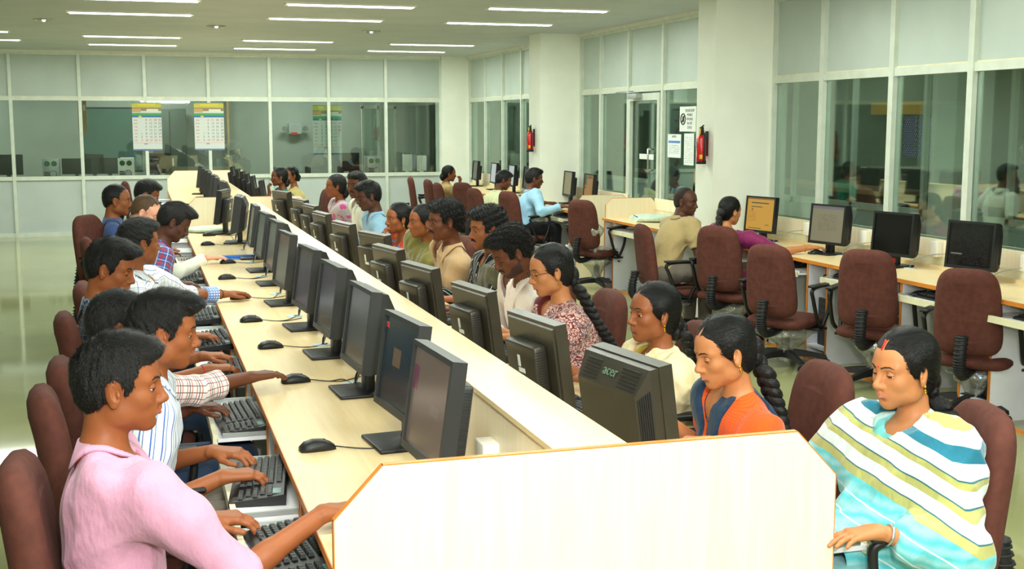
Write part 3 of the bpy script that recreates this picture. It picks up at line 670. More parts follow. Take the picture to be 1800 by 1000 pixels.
mouse(5.10, 8.52, .1, 'black mouse under the hand of the woman in magenta', .76, [(5.16, 8.52, .768), (5.24, 8.4, .765), (5.34, 8.35, .765), (5.4, 8.5, .765)])
mouse(5.02, 14.75, .1, 'black mouse before the olive screen monitor', .76, [(5.08, 14.75, .768), (5.15, 14.7, .765), (5.2, 14.8, .765)])
mouse(1.60, 3.72, PI, 'black mouse beside the keyboard behind the large slant-backed monitor'); mouse(1.52, 6.1, PI, 'dark mouse under a hand behind the fourth right-side monitor'); mouse(1.52, 9.45, PI, 'dark mouse under the hand of the man in the light blue shirt behind the desk')
for i, (x, y) in enumerate(((.50, 13.3), (.48, 14.6), (.55, 15.9))): mouse(x, y, 0, 'small far mouse on the farther desk, %s from its near end' % ORD[i])

# ------------------------------------------------------------------ keyboards
def keyboard_meshes():
    b = MB().use(M['black']); L, Wd = .225, .085
    prof = [(-Wd, .0), (-Wd, .012), (-Wd + .012, .016), (Wd - .03, .03), (Wd - .006, .034), (Wd, .028), (Wd, 0)]
    rs = []
    for y, sh in ((-L, 0), (-L + .012, .0), (L - .012, 0), (L, 0)): rs.append([(x, y, z) for x, z in prof])
    b.rings(rs, smooth=False)
    key = MB().use(M['key']); a, c = .0085, .006
    key.rings([[(-a, -a, 0), (a, -a, 0), (a, a, 0), (-a, a, 0)], [(-c, -c, .009), (c, -c, .009), (c, c, .009), (-c, c, .009)]], smooth=False)
    lay = []
    for r in range(6):
        x = .062 - r * .0215 - (0 if r == 0 else .004); z = .017 + (x + .07) * .115
        y = .21
        cols = 15 if r else 13
        for k in range(15):
            w = 1
            if r == 5 and 4 <= k <= 8:
                if k != 4: continue
                w = 5
            yy = .205 - k * .0196 - (w - 1) * .0098; lay.append((x, yy, z, w))
        if r > 0:
            for k in range(4):
                if k < 3 or r not in (2, 4): lay.append((x, -.115 - k * .0196 - .025, z, 1))
        else: pass
    return b.mesh('housing'), key.mesh('key'), lay
kh, kk, lay = keyboard_meshes()
J = MB().use(M['key'])
for (x, y, z, w) in lay:
    a, c = .0085, .006; J.rings([[(x - a, y - a * w, z), (x + a, y - a * w, z), (x + a, y + a * w, z), (x - a, y + a * w, z)], [(x - c, y - a * w + .003, z + .009), (x + c, y - a * w + .003, z + .009), (x + c, y + a * w - .003, z + .009), (x - c, y + a * w - .003, z + .009)]], smooth=False)
kj = J.mesh('keys')
lp = MB().use(mat('pale_teal_plate', srgb(120, 150, 145), .5)).box(.045, .07, -.2, -.155, .031, .034).mesh('indicator_plate')
def keyboard(x, y, z, rz, lab, near=False):
    t = thing('computer_keyboard', (x, y, z), rz, lab, 'keyboard', 'computer keyboards'); h = put('housing', kh, t)
    put('indicator_plate', lp, t)
    if near:
        for (a, b, c, w) in lay:
            k = put('key', kk, t, (a, b, c)); k.scale = (1, w, 1)
    else: put('keys', kj, t, kind='stuff')
    return t
ky = [3.12, 3.82, 4.68, 5.58, 6.45, 7.3, 8.15, 9.1, 10.1]
klab = ['black keyboard at the bottom of the picture under the pink sleeve', 'black keyboard typed on by the man in the blue-striped shirt', 'black keyboard under the red-checked sleeve', 'black keyboard under the hand with the red thread', 'black keyboard, fifth from the front on the left trays', 'black keyboard beneath the blue checked cuff', 'black keyboard typed on by the man in the plaid shirt', 'black keyboard below the white sleeve with orange thread', 'black keyboard farthest on the left trays']
for i, y in enumerate(ky): keyboard(.325 if i else .34, y, .656, [.1, -.13, .05, .0, .05, 0, 0, 0, 0][i], klab[i], near=i < 4)
keyboard(1.50, 4.05, ZL, PI + .1, 'black keyboard between the two nearest right-side monitors', True)
keyboard(1.54, 5.25, ZL, PI, 'black keyboard behind the third right-side monitor'); keyboard(1.54, 6.35, ZL, PI, 'black keyboard behind the fourth right-side monitor')
for y, lab in ((8.75, 'black keyboard beside the woman in magenta'), (7.78, 'black keyboard on the tray behind the empty chairs of the right desk'), (6.66, 'black keyboard on the pulled-out right tray, second from the camera'), (5.7, 'black keyboard on the right tray at the picture edge')): keyboard(4.93, y - .02, .656, 0, lab)
keyboard(4.9, 13.95, .656, 0, 'black keyboard in front of the man in the light blue shirt by the wall')

# ------------------------------------------------------------------ system units in the bays
def system_unit(x, y, lab):
    t = thing('system_unit', (x, y, .116), 0, lab, 'computer', 'system units in the desk bays')
    MB().use(M['steel']).bbox(0, .3, -.085, .085, 0, .36, .006).obj('case', t)
    MB().use(M['black']).bbox(-.02, .001, -.088, .088, 0, .362, .008).obj('front_bezel', t)
    m = MB().use(M['grey'])
    for k in range(3): m.box(-.024, -.02, -.07, .07, .30 - k * .045, .335 - k * .045)
    m.obj('drive_bay', t); MB().use(M['led']).ball((-.022, .03, .12), .007, 8, 6).obj('power_light', t)
for y, lab in ((8.05, 'system unit with blue light in the right desk bay below the document screen'), (7.12, 'system unit in the right desk bay behind the slanted chair'), (6.2, 'system unit in the right desk bay nearest the camera'), (8.97, 'system unit in the right desk bay beside the woman in magenta')): system_unit(4.92, y, lab)
system_unit(4.90, 13.46, 'dark system unit with blue light behind the end panel past the door')

# ------------------------------------------------------------------ chairs
def pad(w, h, t, name, taper=.0, m=None, crown=.35, curve=0.0, n=44, top_r=.55):
    """cushion in the YZ plane, thickness along X"""
    mb = MB().use(m or M['fabric']); rs = []
    def outline(s, inset):
        r = []
        for k in range(n):
            a = 2 * PI * k / n; c, sn = math.cos(a), math.sin(a); e = .5 if sn > 0 else .38
            y = (abs(c) ** e) * (1 if c > 0 else -1) * (w / 2 - inset); z = (abs(sn) ** e) * (1 if sn > 0 else -1) * (h / 2 - inset)
            y *= 1 - taper * (z / h + .5) * .9
            r.append((s, y, z))
        return r
    for s, i in ((-t / 2, t * .9), (-t / 2 + t * .03, t * .45), (-t / 2 + t * .16, t * .17), (-t * .14, 0), (t * .12, 0), (t / 2 - t * .2, t * .14), (t / 2 - t * .06, t * .4), (t / 2, t * .9)):
        rs.append([(x - curve * (y / (w / 2)) ** 2 * -1 + .0, y, z) for x, y, z in outline(s, i)])
    mb.rings(rs); return mb
def wrap_mesh(seed, drape=.2):
    r_ = random.Random(seed); m = MB().use(M['wrap']); rs = []
    for i, (z, r) in enumerate(((.0, .05), (-.05, .20), (-.09, .16), (-.14, .09), (-.2, .055), (-.27, .05))):
        rs.append([((r * (1 + .6 * (r_.random() - .5))) * math.cos(a), (r * (1 + .6 * (r_.random() - .5))) * math.sin(a) * .8, z + .03 * (r_.random() - .5)) for a in np.linspace(0, 2 * PI, 19)[:-1]])
    return m.rings(rs, cap=False, smooth=True).mesh('plastic_wrap')
def chair_parts():
    R = Matrix.Rotation(math.radians(-7), 3, 'Y'); P = {}
    b = pad(.42, .53, .095, 'backrest', taper=.15, curve=.03); b.v = [tuple(R @ Vector(v) + Vector((-.262, 0, .72))) for v in b.v]
    P['backrest'] = b.mesh('backrest')
    m = MB().use(M['fabric']) ; b = pad(.47, .47, .085, 'seat'); b.v = [(z, y, x + .405) for x, y, z in b.v]; P['seat'] = b.mesh('seat')
    m = MB().use(M['dark']); pts = smooth_path([(-.1, 0, .345), (-.28, 0, .335), (-.35, 0, .38), (-.36, 0, .46), (-.335, 0, .58)], 5)
    m.tube(pts, .034, 10, flat=.9)
    for p in pts[5:]:
        m.tube([p + Vector((.037 * math.cos(a), .036 * math.sin(a), 0)) for a in np.linspace(0, 2 * PI, 11)[:-1]], .005, 4, closed=True)
    P['back_bracket'] = m.mesh('back_bracket')
    for s, nm in ((1, 'al'), (-1, 'ar')):
        m = MB().use(M['black']); y = s * .285
        lp_ = smooth_path([(.05, y - s * .02, .37), (-.06, y, .44), (-.135, y, .60), (-.155, y, .655), (-.10, y, .68), (.04, y, .685), (.12, y, .672), (.135, y, .63), (.11, y, .50), (.05, y - s * .02, .37)], 5)[:-1]
        m.tube(lp_, .0145, 8, closed=True)
        m.bbox(-.17, .15, y - .03, y + .03, .682, .70, .008); m.bbox(-.02, .10, min(y, y - s * .12), max(y, y - s * .12), .35, .368, .004); P[nm] = m.mesh('armrest')
    P['gas_lift'] = MB().use(M['dark']).cyl((0, 0, .09), .032, .16).use(M['chrome']).cyl((0, 0, .25), .018, .08).use(M['dark']).bbox(-.09, .09, -.07, .07, .32, .36, .01).tube([(.02, -.05, .335), (.06, -.2, .325), (.09, -.25, .31)], .007).mesh('gas_lift')
    m = MB().use(M['dark'])
    for k in range(5):
        a = k * 2 * PI / 5 + .3; c, s = math.cos(a), math.sin(a); rs = []
        for r, w, z0, z1 in ((.02, .035, .075, .13), (.15, .027, .075, .115), (.3, .018, .06, .085)): rs.append([(c * r - s * w, s * r + c * w, z0), (c * r + s * w, s * r - c * w, z0), (c * r + s * w * .7, s * r - c * w * .7, z1), (c * r - s * w * .7, s * r + c * w * .7, z1)])
        m.rings(rs, smooth=False)
    P['star_base'] = m.mesh('star_base')
    m = MB().use(M['black'])
    for dy in (-.018, .006): m.cyl((0, dy, .028), .028, .012, 14, 'y')
    m.cyl((0, 0, .03), .009, .04, 8); P['caster'] = m.mesh('caster')
    return P
CP = chair_parts(); WR = [wrap_mesh(s) for s in (1, 2, 3)]
def chair(x, y, rz, lab, wrap=-1, z=0, full=True):
    t = thing('office_chair', (x, y, 0), rz, lab, 'chair', 'brown fabric office chairs')
    up = Vector((0, 0, z))
    put('seat', CP['seat'], t, up); bk = put('backrest', CP['backrest'], t, up); put('back_bracket', CP['back_bracket'], t, up); put('armrest', CP['al'], t, up); put('armrest', CP['ar'], t, up)
    put('gas_lift', CP['gas_lift'], t, up * .5); sb = put('star_base', CP['star_base'], t)
    for k in range(5):
        a = k * 2 * PI / 5 + .3; put('caster', CP['caster'], sb, (math.cos(a) * .3, math.sin(a) * .3, 0), rz=a + .5)
    if wrap >= 0: put('plastic_wrap', WR[wrap % 3], t, Vector((0, 0, .37)) + up, rz=wrap)
    return t
ZC = .0
# ------------------------------------------------------------------ extinguishers
def extinguisher(loc, rz, lab):
    t = thing('fire_extinguisher', loc, rz, lab, 'fire extinguisher', 'red fire extinguishers')
    m = MB().use(M['red']); rs = []
    for z, r in ((.0, .055), (.03, .068), (.33, .068), (.37, .05), (.39, .03)): rs.append([(r * math.cos(a), r * math.sin(a), z) for a in np.linspace(0, 2 * PI, 25)[:-1]])
    m.rings(rs).obj('cylinder', t)
    MB().use(M['dark']).cyl((0, 0, -.01), .07, .045, 20).obj('foot_ring', t)
    MB().use(M['dark']).cyl((0, 0, .38), .03, .05).bbox(-.02, .02, -.035, .035, .41, .5, .008).tube([(0, .03, .49), (0, -.06, .52)], .01).tube([(0, .03, .45), (0, -.07, .44)], .009).obj('valve_head', t)
    MB().use(M['yellow']).bbox(-.035, -.021, -.022, .022, .40, .475, .006).obj('yellow_tag', t)
    MB().use(M['dark']).tube(smooth_path([(0, -.03, .43), (.0, -.095, .38), (0, -.1, .2), (.0, -.085, .02)], 5), .013).obj('hose', t)
    m = MB().use(M['white']); 
    def band(a0, a1, z0, z1): m.rings([[(.0688 * math.cos(a), .0688 * math.sin(a), z0) for a in np.linspace(a0, a1, 8)], [(.0688 * math.cos(a), .0688 * math.sin(a), z1) for a in np.linspace(a0, a1, 8)]], cap=False, closed=False)
    band(2.3, 3.1, .08, .17); m.obj('white_label', t); m = MB().use(M['yellow']); band(3.9, 4.5, .06, .12); m.obj('yellow_label', t); m = MB().use(M['dark']); band(2.4, 3.2, .21, .30); m.obj('dark_label', t)
    MB().use(M['dark']).box(.066, .09, -.03, .03, .1, .44).obj('wall_bracket', t); t.scale = (.65, .65, .65)
extinguisher((4.84, 10.1, 1.43), 0, 'red fire extinguisher on the near pillar'); extinguisher((4.87, 15.26, 1.425), 0, 'red fire extinguisher on the far pillar')

# ------------------------------------------------------------------ calendars
INK = {'r': mat('red_ink', srgb(205, 50, 50), .8), 'k': mat('grey_ink', srgb(95, 105, 125), .8)}
def calendar(x0, x1, z0, z1, y, lab, cols, redrows):
    w, h = x1 - x0, z1 - z0; n = 'calendar_print_%d' % int(x0 * 100)
    t = NT(n); pm = rects(n + 'm', srgb(206, 211, 208), [(-w / 2, w / 2, h * .40, h * .5, srgb(190, 190, 80)), (-w * .3, w * .3, h * .44, h * .48, srgb(225, 200, 60)), (-w / 2, w / 2, h * .33, h * .40, srgb(150, 130, 100)), (-w / 2, -w * .2, h * .3, h * .38, srgb(200, 160, 110)), (w * .0, w * .4, h * .32, h * .37, srgb(225, 220, 205)),
        (-w / 2, w / 2, h * .235, h * .285, srgb(70, 160, 90)), (-w / 2, w / 2, h * .195, h * .235, srgb(60, 110, 165)), (-w * .28, -w * .18, h * .2, h * .23, srgb(210, 200, 60)), (-w / 2, w / 2, -h * .5, -h * .47, srgb(90, 120, 170)), (-w / 2, w / 2, -h * .345, -h * .34, srgb(220, 120, 120)), (-w * .12, w * .0, -h * .37, -h * .355, srgb(90, 110, 170))], .6, 0, ax=(0, 2))
    bpy.data.materials.remove(t.m)
    c = thing('wall_calendar', ((x0 + x1) / 2, y, (z0 + z1) / 2), 0, lab, 'calendar', 'month calendars on the back glass')
    MB().use(pm).box(-w / 2, w / 2, -.004, 0, -h / 2, h / 2).obj('sheet', c); MB().use(M['steel']).tube([(-w / 2, -.004, h / 2), (w / 2, -.004, h / 2)], .006, 6).obj('top_strip', c)
    rot = RM(Vector((1, 0, 0)), Vector((0, 0, 1)), Vector((0, -1, 0)))
    for k, col in enumerate(cols):
        for row, d in enumerate(col):
            if d == '': continue
            text_obj('date_numeral', d, h * .062, INK['r' if row in redrows or d.startswith('*') else 'k'], c, (-w * .19 + k * w * .155, -.005, h * .12 - row * h * .071), rot)
    for row in range(7): text_obj('weekday_lettering', ['SUN', 'MON', 'TUE', 'WED', 'THU', 'FRI', 'SAT'][row], h * .034, INK['r'], c, (-w * .39, -.005, h * .125 - row * h * .071), rot)
A1 = [['', '', '', '', '1', '2', '3'], ['4', '5', '6', '7', '8', '9', '10'], ['11', '12', '13', '14', '15', '16', '17'], ['18', '19', '20', '21', '22', '23', '24'], ['25', '26', '27', '28', '29', '30', '31']]
calendar(-.09, .36, 1.35, 2.11, YB - .045, 'leftmost month calendar on the back glass wall', A1, (0, 6)); calendar(.87, 1.34, 1.35, 2.11, YB - .045, 'middle month calendar on the back glass wall', A1, (0, 6))
calendar(2.80, 3.28, 1.26, 2.08, YB + .06, 'rightmost month calendar, behind a white mullion of the back glass wall', [['', '1', '2', '3', '4', '5', '6'], ['7', '8', '9', '10', '11', '12', '13'], ['14', '15', '16', '17', '18', '19', '20'], ['21', '22', '23', '24', '25', '26', '27'], ['28', '29', '30', '', '', '', '']], (0, 6))
# notices on the glass beside the door
def notice(y0, y1, z0, z1, name, lab, texts, pm=None):
    t = thing(name, (5.504, (y0 + y1) / 2, (z0 + z1) / 2), 0, lab, 'notice'); w, h = y1 - y0, z1 - z0
    MB().use(pm or M['paper']).box(-.003, 0, -w / 2, w / 2, -h / 2, h / 2).obj('sheet', t)
    rot = RM(Vector((0, -1, 0)), Vector((0, 0, 1)), Vector((-1, 0, 0)))
    for s, size, dy, dz in texts: text_obj('lettering', s, size, M['dark'], t, (-.004, dy, dz), rot, spacing=1.1)
    return t
n1 = notice(11.62, 12.02, 1.70, 1.96, 'paper_notice', 'white notice with crossed circle on the glass by the pillar', [('PLEASE KEEP\nMOBILE\nPHONES\nIN OFF\nSTATE', .04, -.05, .075)])
m = MB().use(M['dark']); m.tube([(-.006, .11 + .055 * math.cos(a), .0 + .055 * math.sin(a)) for a in np.linspace(0, 2 * PI, 25)[:-1]], .006, 6, closed=True); m.tube([(-.006, .075, .04), (-.006, .145, -.04)], .005, 6); m.box(-.005, -.003, .09, .13, -.03, .03); m.obj('crossed_phone_emblem', n1)
notice(11.98, 12.32, 1.42, 1.67, 'paper_notice', 'white sheet with a blue bar on the glass by the door', [('NOTICE', .03, 0, .09)], rects('blue_bar_notice', srgb(225, 232, 230), [(-.15, .15, .03, .055, srgb(90, 130, 200))], .7, lines=[(-.13, .13, -.09, .02, .02, srgb(170, 180, 190))]))
notice(11.66, 11.9, 1.35, 1.68, 'paper_notice', 'tall narrow white sheet below the crossed circle notice', [], rects('narrow_notice', srgb(228, 234, 230), [], .7, lines=[(-.1, .1, -.14, .14, .02, srgb(195, 200, 200))]))
pt = thing('wall_poster', (7.0, 14.6, 1.5), 0, 'pale poster with rows of red and blue figures behind the glass door', 'poster')
MB().use(mat('poster_paper', srgb(150, 165, 160), .6)).box(-.75, .85, -.01, 0, -.75, .55).obj('sheet', pt)
m = MB().use(mat('poster_heading', srgb(40, 50, 80), .6)).box(-.7, .8, -.015, -.01, .45, .52); m.obj('heading_bar', pt)
PR, PB = mat('poster_red', srgb(170, 50, 50), .6), mat('poster_blue', srgb(40, 50, 90), .6)
for cx in (-.55, -.35, .15, .35, .62):
    for k in range(7):
        z = .35 - k * .14; m = MB().use(PR if k % 2 == 0 or k < 3 else PB).ball((cx, -.012, z), (.03, .003, .035), 8, 5); m.use(PB).ball((cx - .02, -.012, z - .035), (.025, .003, .02), 8, 5); m.obj('figure', pt)
MB().use(M['paper']).box(5.499, 5.504, 12.7, 13.1, 1.38, 1.44).obj('door_sticker', None, label='small pale strip stuck on the glass door at mid height', cat='sticker')

# ------------------------------------------------------------------ loose things
def crumple(name, x, y, z, sx, sy, sz, rz, m, lab, cat, seed=1):
    r_ = random.Random(seed); t = thing(name, (x, y, z), rz, lab, cat); mb = MB().use(m); rs = []
    for i, f in enumerate(np.linspace(0, 1, 9)):
        e = math.sin(PI * min(max(f, .04), .96)) ** .35
        rs.append([((f - .5) * sx + .01 * r_.random(), (abs(math.cos(a)) ** .6 * (1 if math.cos(a) > 0 else -1)) * sy / 2 * e * (1 + .06 * r_.random()), sz / 2 + (abs(math.sin(a)) ** .6 * (1 if math.sin(a) > 0 else -1)) * sz / 2 * (e if math.sin(a) > 0 else 1) * (1 if math.sin(a) < 0 else 1 + .15 * (r_.random() - .5))) for a in np.linspace(0, 2 * PI, 17)[:-1]])
    mb.rings(rs).obj('wrapped_bundle', t); return t
b = crumple('papers_bundle', 5.18, 11.95, .76, .46, .5, .07, 0, M['greencloth'], 'pale green plastic-wrapped papers on the short desk by the door', 'papers', 4)
MB().use(M['bluevga']).tube([(-.22, -.1, .055), (-.2, .05, .06)], .006, 5).obj('blue_pen_mark', b)
b = crumple('papers_bundle', .62, 12.15, ZL, .42, .5, .045, 0, M['greencloth'], 'pale green wrapped papers against the far end panel of the near desk', 'papers', 6)
MB().use(M['blue']).bbox(.58, .86, 9.62, 9.66, .75, .775, .004).bbox(.58, .86, 9.55, 9.68, .75, .756, .002).obj('document_folder', None, label='bright blue plastic folder lying on the left side of the near desk', cat='folder')
bag = thing('carry_bag', (5.15, 10.75, .76), .3, 'tan and mauve carry bag standing on the desk against the near pillar', 'bag')
MB().use(mat('mauve_bag', srgb(190, 150, 190), .6)).rings([[(-.07, -.04, 0), (.07, -.04, 0), (.07, .04, 0), (-.07, .04, 0)], [(-.08, -.03, .15), (.08, -.03, .15), (.08, .03, .15), (-.08, .03, .15)], [(-.07, -.01, .28), (.07, -.01, .28), (.07, .01, .28), (-.07, .01, .28)]], smooth=False).obj('body', bag)
MB().use(mat('tan_bag_side', srgb(170, 150, 110), .6)).box(.0, .1, -.06, -.04, 0, .27).obj('front_panel', bag); MB().use(M['white']).tube(smooth_path([(-.04, -.03, .27), (-.02, -.03, .35), (.02, -.03, .35), (.05, -.03, .27)], 5), .005, 5).obj('handle', bag)
bt = thing('water_bottle', (4.72, 10.95, 0), 0, 'clear plastic water bottle on the floor behind the man in beige', 'bottle')
m = MB().use(M['wrap']); m.rings([[(r * math.cos(a), r * math.sin(a), z) for a in np.linspace(0, 2 * PI, 17)[:-1]] for z, r in ((0, .03), (.01, .036), (.18, .036), (.23, .015), (.25, .014))]).obj('body', bt); MB().use(mat('bottle_label_green', srgb(60, 150, 90), .5)).cyl((0, 0, .09), .037, .05).obj('paper_label', bt); MB().use(M['white']).cyl((0, 0, .25), .015, .02).obj('cap', bt)
# ------------------------------------------------------------------ people: smooth implicit surfaces
f32 = np.float32
def rot_of(yaw=0, pitch=0, roll=0):
    cy, sy, cp, sp, cr, sr = math.cos(yaw), math.sin(yaw), math.cos(pitch), math.sin(pitch), math.cos(roll), math.sin(roll)
    Rz = np.array([[cy, -sy, 0], [sy, cy, 0], [0, 0, 1]]); Ry = np.array([[cp, 0, sp], [0, 1, 0], [-sp, 0, cp]]); Rx = np.array([[1, 0, 0], [0, cr, -sr], [0, sr, cr]])
    return Rz @ Ry @ Rx     # pitch > 0 looks down
A_ = lambda *a: np.array(a, float)
def unit(v): return v / (np.linalg.norm(v) + 1e-9)
class Pr:
    __slots__ = ('t', 'c', 'R', 'r', 'a', 'b', 'ra', 'rb', 'k', 'op', 'tag', 'lo', 'hi', 'fr', 'pl')
    def ev(s, x, y, z):
        if s.t == 'e':
            dx, dy, dz = x - f32(s.c[0]), y - f32(s.c[1]), z - f32(s.c[2]); R = s.R.astype(f32)
            u = dx * R[0, 0] + dy * R[1, 0] + dz * R[2, 0]; v = dx * R[0, 1] + dy * R[1, 1] + dz * R[2, 1]; w = dx * R[0, 2] + dy * R[1, 2] + dz * R[2, 2]
            r = s.r.astype(f32); u = u / r[0]; v = v / r[1]; w = w / r[2]; k0 = np.sqrt(u * u + v * v + w * w)
            k1 = np.sqrt((u / r[0]) ** 2 + (v / r[1]) ** 2 + (w / r[2]) ** 2) + f32(1e-6)
            return k0 * (k0 - 1) / k1
        a, b = s.a.astype(f32), s.b.astype(f32); ba = b - a; dx, dy, dz = x - a[0], y - a[1], z - a[2]; L2 = f32((ba * ba).sum() + 1e-9)
        t = np.clip((dx * ba[0] + dy * ba[1] + dz * ba[2]) / L2, 0, 1)
        d = np.sqrt((dx - t * ba[0]) ** 2 + (dy - t * ba[1]) ** 2 + (dz - t * ba[2]) ** 2) - (f32(s.ra) + t * f32(s.rb - s.ra))
        if s.pl is not None:
            for (p, n) in s.pl: d = np.maximum(d, (x - f32(p[0])) * f32(n[0]) + (y - f32(p[1])) * f32(n[1]) + (z - f32(p[2])) * f32(n[2]))
        return d
def smin(a, b, k):
    if k <= 0: return np.minimum(a, b)
    h = np.maximum(f32(k) - np.abs(a - b), 0) / f32(k); return np.minimum(a, b) - h * h * f32(k * .25)
class Fld:
    def __init__(s): s.p = []; s.disp = None; s.mask = None
    def ell(s, c, r, R=None, k=.02, op='+', tag=None, fr=None):
        p = Pr(); p.t = 'e'; p.c = np.array(c, float); p.r = np.array(r, float); p.R = np.eye(3) if R is None else R; p.k = k; p.op = op; p.tag = tag; p.fr = fr; p.pl = None
        e = np.sqrt(((p.R * p.r[None, :]) ** 2).sum(1)); p.lo = p.c - e; p.hi = p.c + e; s.p.append(p); return p
    def cap(s, a, b, ra, rb=None, k=.02, op='+', tag=None, fr=None, pl=None):
        p = Pr(); p.t = 'c'; p.a = np.array(a, float); p.b = np.array(b, float); p.ra = ra; p.rb = ra if rb is None else rb; p.k = k; p.op = op; p.tag = tag; p.fr = fr; p.pl = pl
        p.lo = np.minimum(p.a - p.ra, p.b - p.rb); p.hi = np.maximum(p.a + p.ra, p.b + p.rb); s.p.append(p); return p
    def grid(s, lo, hi, h):
        lo = np.array(lo, float); n = np.maximum(((np.array(hi) - lo) / h).astype(int) + 2, 4); ax = [(lo[i] + h * np.arange(n[i])).astype(f32) for i in range(3)]
        F = np.full(tuple(n), .08, f32); g = max(.022, 3 * h)
        for p in s.p:
            m = g + p.k; i0 = np.maximum(((p.lo - m - lo) / h).astype(int), 0); i1 = np.minimum(((p.hi + m - lo) / h).astype(int) + 2, n)
            if (i1 <= i0).any(): continue
            sl = tuple(slice(a, b) for a, b in zip(i0, i1)); d = p.ev(ax[0][sl[0]][:, None, None], ax[1][sl[1]][None, :, None], ax[2][sl[2]][None, None, :])
            F[sl] = smin(F[sl], d, p.k) if p.op == '+' else -smin(-F[sl], d, p.k)
        if s.disp is not None or s.mask is not None:
            X, Y, Z = ax[0][:, None, None], ax[1][None, :, None], ax[2][None, None, :]
            if s.disp is not None: F = F + s.disp(X, Y, Z)
            if s.mask is not None: F = s.mask(F, X, Y, Z)
        return snet(F.astype(f32), lo, h)
def snet(F, lo, h):
    S = F < 0; c = np.zeros(tuple(np.array(F.shape) - 1), np.int8); offs = [(i, j, k) for i in (0, 1) for j in (0, 1) for k in (0, 1)]
    nx, ny, nz = c.shape
    for (i, j, k) in offs: c += S[i:i + nx, j:j + ny, k:k + nz]
    act = (c > 0) & (c < 8); ids = np.argwhere(act)
    if len(ids) == 0: return np.zeros((0, 3)), np.zeros((0, 4), int)
    idx = -np.ones(c.shape, np.int32); idx[act] = np.arange(len(ids))
    V = np.stack([F[ids[:, 0] + i, ids[:, 1] + j, ids[:, 2] + k] for (i, j, k) in offs], 1)
    P = np.zeros((len(ids), 3), f32); cnt = np.zeros(len(ids), f32)
    for a in range(8):
        for b in range(a + 1, 8):
            d = np.array(offs[b]) - np.array(offs[a])
            if np.abs(d).sum() != 1: continue
            va, vb = V[:, a], V[:, b]; cr = (va < 0) != (vb < 0); t = np.where(cr, va / np.where(cr, va - vb, 1), 0)
            P += np.where(cr[:, None], np.array(offs[a], f32)[None] + t[:, None] * d[None].astype(f32), 0); cnt += cr
    P = lo[None] + h * (ids + P / cnt[:, None]); Q = []
    for ax in range(3):
        o1, o2 = [(1, 2), (2, 0), (0, 1)][ax]
        s0 = [slice(None)] * 3; s1 = [slice(None)] * 3; s0[ax] = slice(0, -1); s1[ax] = slice(1, None); A, Bm = S[tuple(s0)], S[tuple(s1)]; cr = A != Bm
        e = np.argwhere(cr); e = e[(e[:, o1] > 0) & (e[:, o2] > 0) & (e[:, o1] < F.shape[o1] - 1) & (e[:, o2] < F.shape[o2] - 1)]
        if len(e) == 0: continue
        fl = A[e[:, 0], e[:, 1], e[:, 2]]; q = []
        for (a, b) in ((-1, -1), (0, -1), (0, 0), (-1, 0)):
            g = e.copy(); g[:, o1] += a; g[:, o2] += b; q.append(idx[g[:, 0], g[:, 1], g[:, 2]])
        q = np.stack(q, 1); q[~fl] = q[~fl][:, ::-1]; Q.append(q)
    Q = np.concatenate(Q); return P, Q[(Q >= 0).all(1)]
def np_mesh(name, P, Q, mats, mi=None, cloth=None):
    me = bpy.data.meshes.new(name); me.vertices.add(len(P)); me.vertices.foreach_set('co', np.ascontiguousarray(P, f32).ravel())
    me.loops.add(len(Q) * 4); me.loops.foreach_set('vertex_index', np.ascontiguousarray(Q, np.int32).ravel())
    me.polygons.add(len(Q)); me.polygons.foreach_set('loop_start', np.arange(len(Q), dtype=np.int32) * 4)
    for m in mats: me.materials.append(m)
    if mi is not None: me.polygons.foreach_set('material_index', mi.astype(np.int32))
    me.polygons.foreach_set('use_smooth', np.ones(len(Q), bool)); me.update(calc_edges=True)
    if cloth is not None:
        a = me.attributes.new('cloth', 'FLOAT_VECTOR', 'POINT'); a.data.foreach_set('vector', cloth.astype(f32).ravel())
    return me
def noise3(seed, f, amp):
    r = np.random.RandomState(seed); ks = r.normal(size=(4, 3)); ks /= np.linalg.norm(ks, axis=1)[:, None]; ph = r.rand(4) * 6.28; ks = (ks * f * np.array([1, 1.6, .7, 2.1])[:, None]).astype(f32)
    def fn(x, y, z):
        a = np.sin(x * ks[0, 0] + y * ks[0, 1] + z * ks[0, 2] + f32(ph[0])); b = np.sin(x * ks[1, 0] + y * ks[1, 1] + z * ks[1, 2] + f32(ph[1]) + 1.3 * a)
        c = np.sin(x * ks[2, 0] + y * ks[2, 1] + z * ks[2, 2] + f32(ph[2]) + 1.1 * b); return (f32(amp * .5) * (b + c)).astype(f32)
    return fn

def folds(seed, f, amp, dirn=(0, 0, 1)):
    """cloth folds that run along dirn"""
    r = np.random.RandomState(seed); d = unit(A_(*dirn)); fs = []
    for m_ in (1, 1.7, .6):
        k = r.normal(size=3); k = k - d * (k @ d) * .82; k = unit(k) * f * m_; fs.append((k.astype(f32), f32(r.rand() * 6.28)))
    w = noise3(seed + 9, f * .35, 1.6)
    def fn(x, y, z):
        q = w(x, y, z); t = 0
        for i, (k, ph) in enumerate(fs): t = t + (f32(1) - np.abs(np.sin(x * k[0] + y * k[1] + z * k[2] + ph + q)) * f32(2)) * f32((1, .6, .9)[i])
        return (t * f32(-amp * .45)).astype(f32)
    return fn
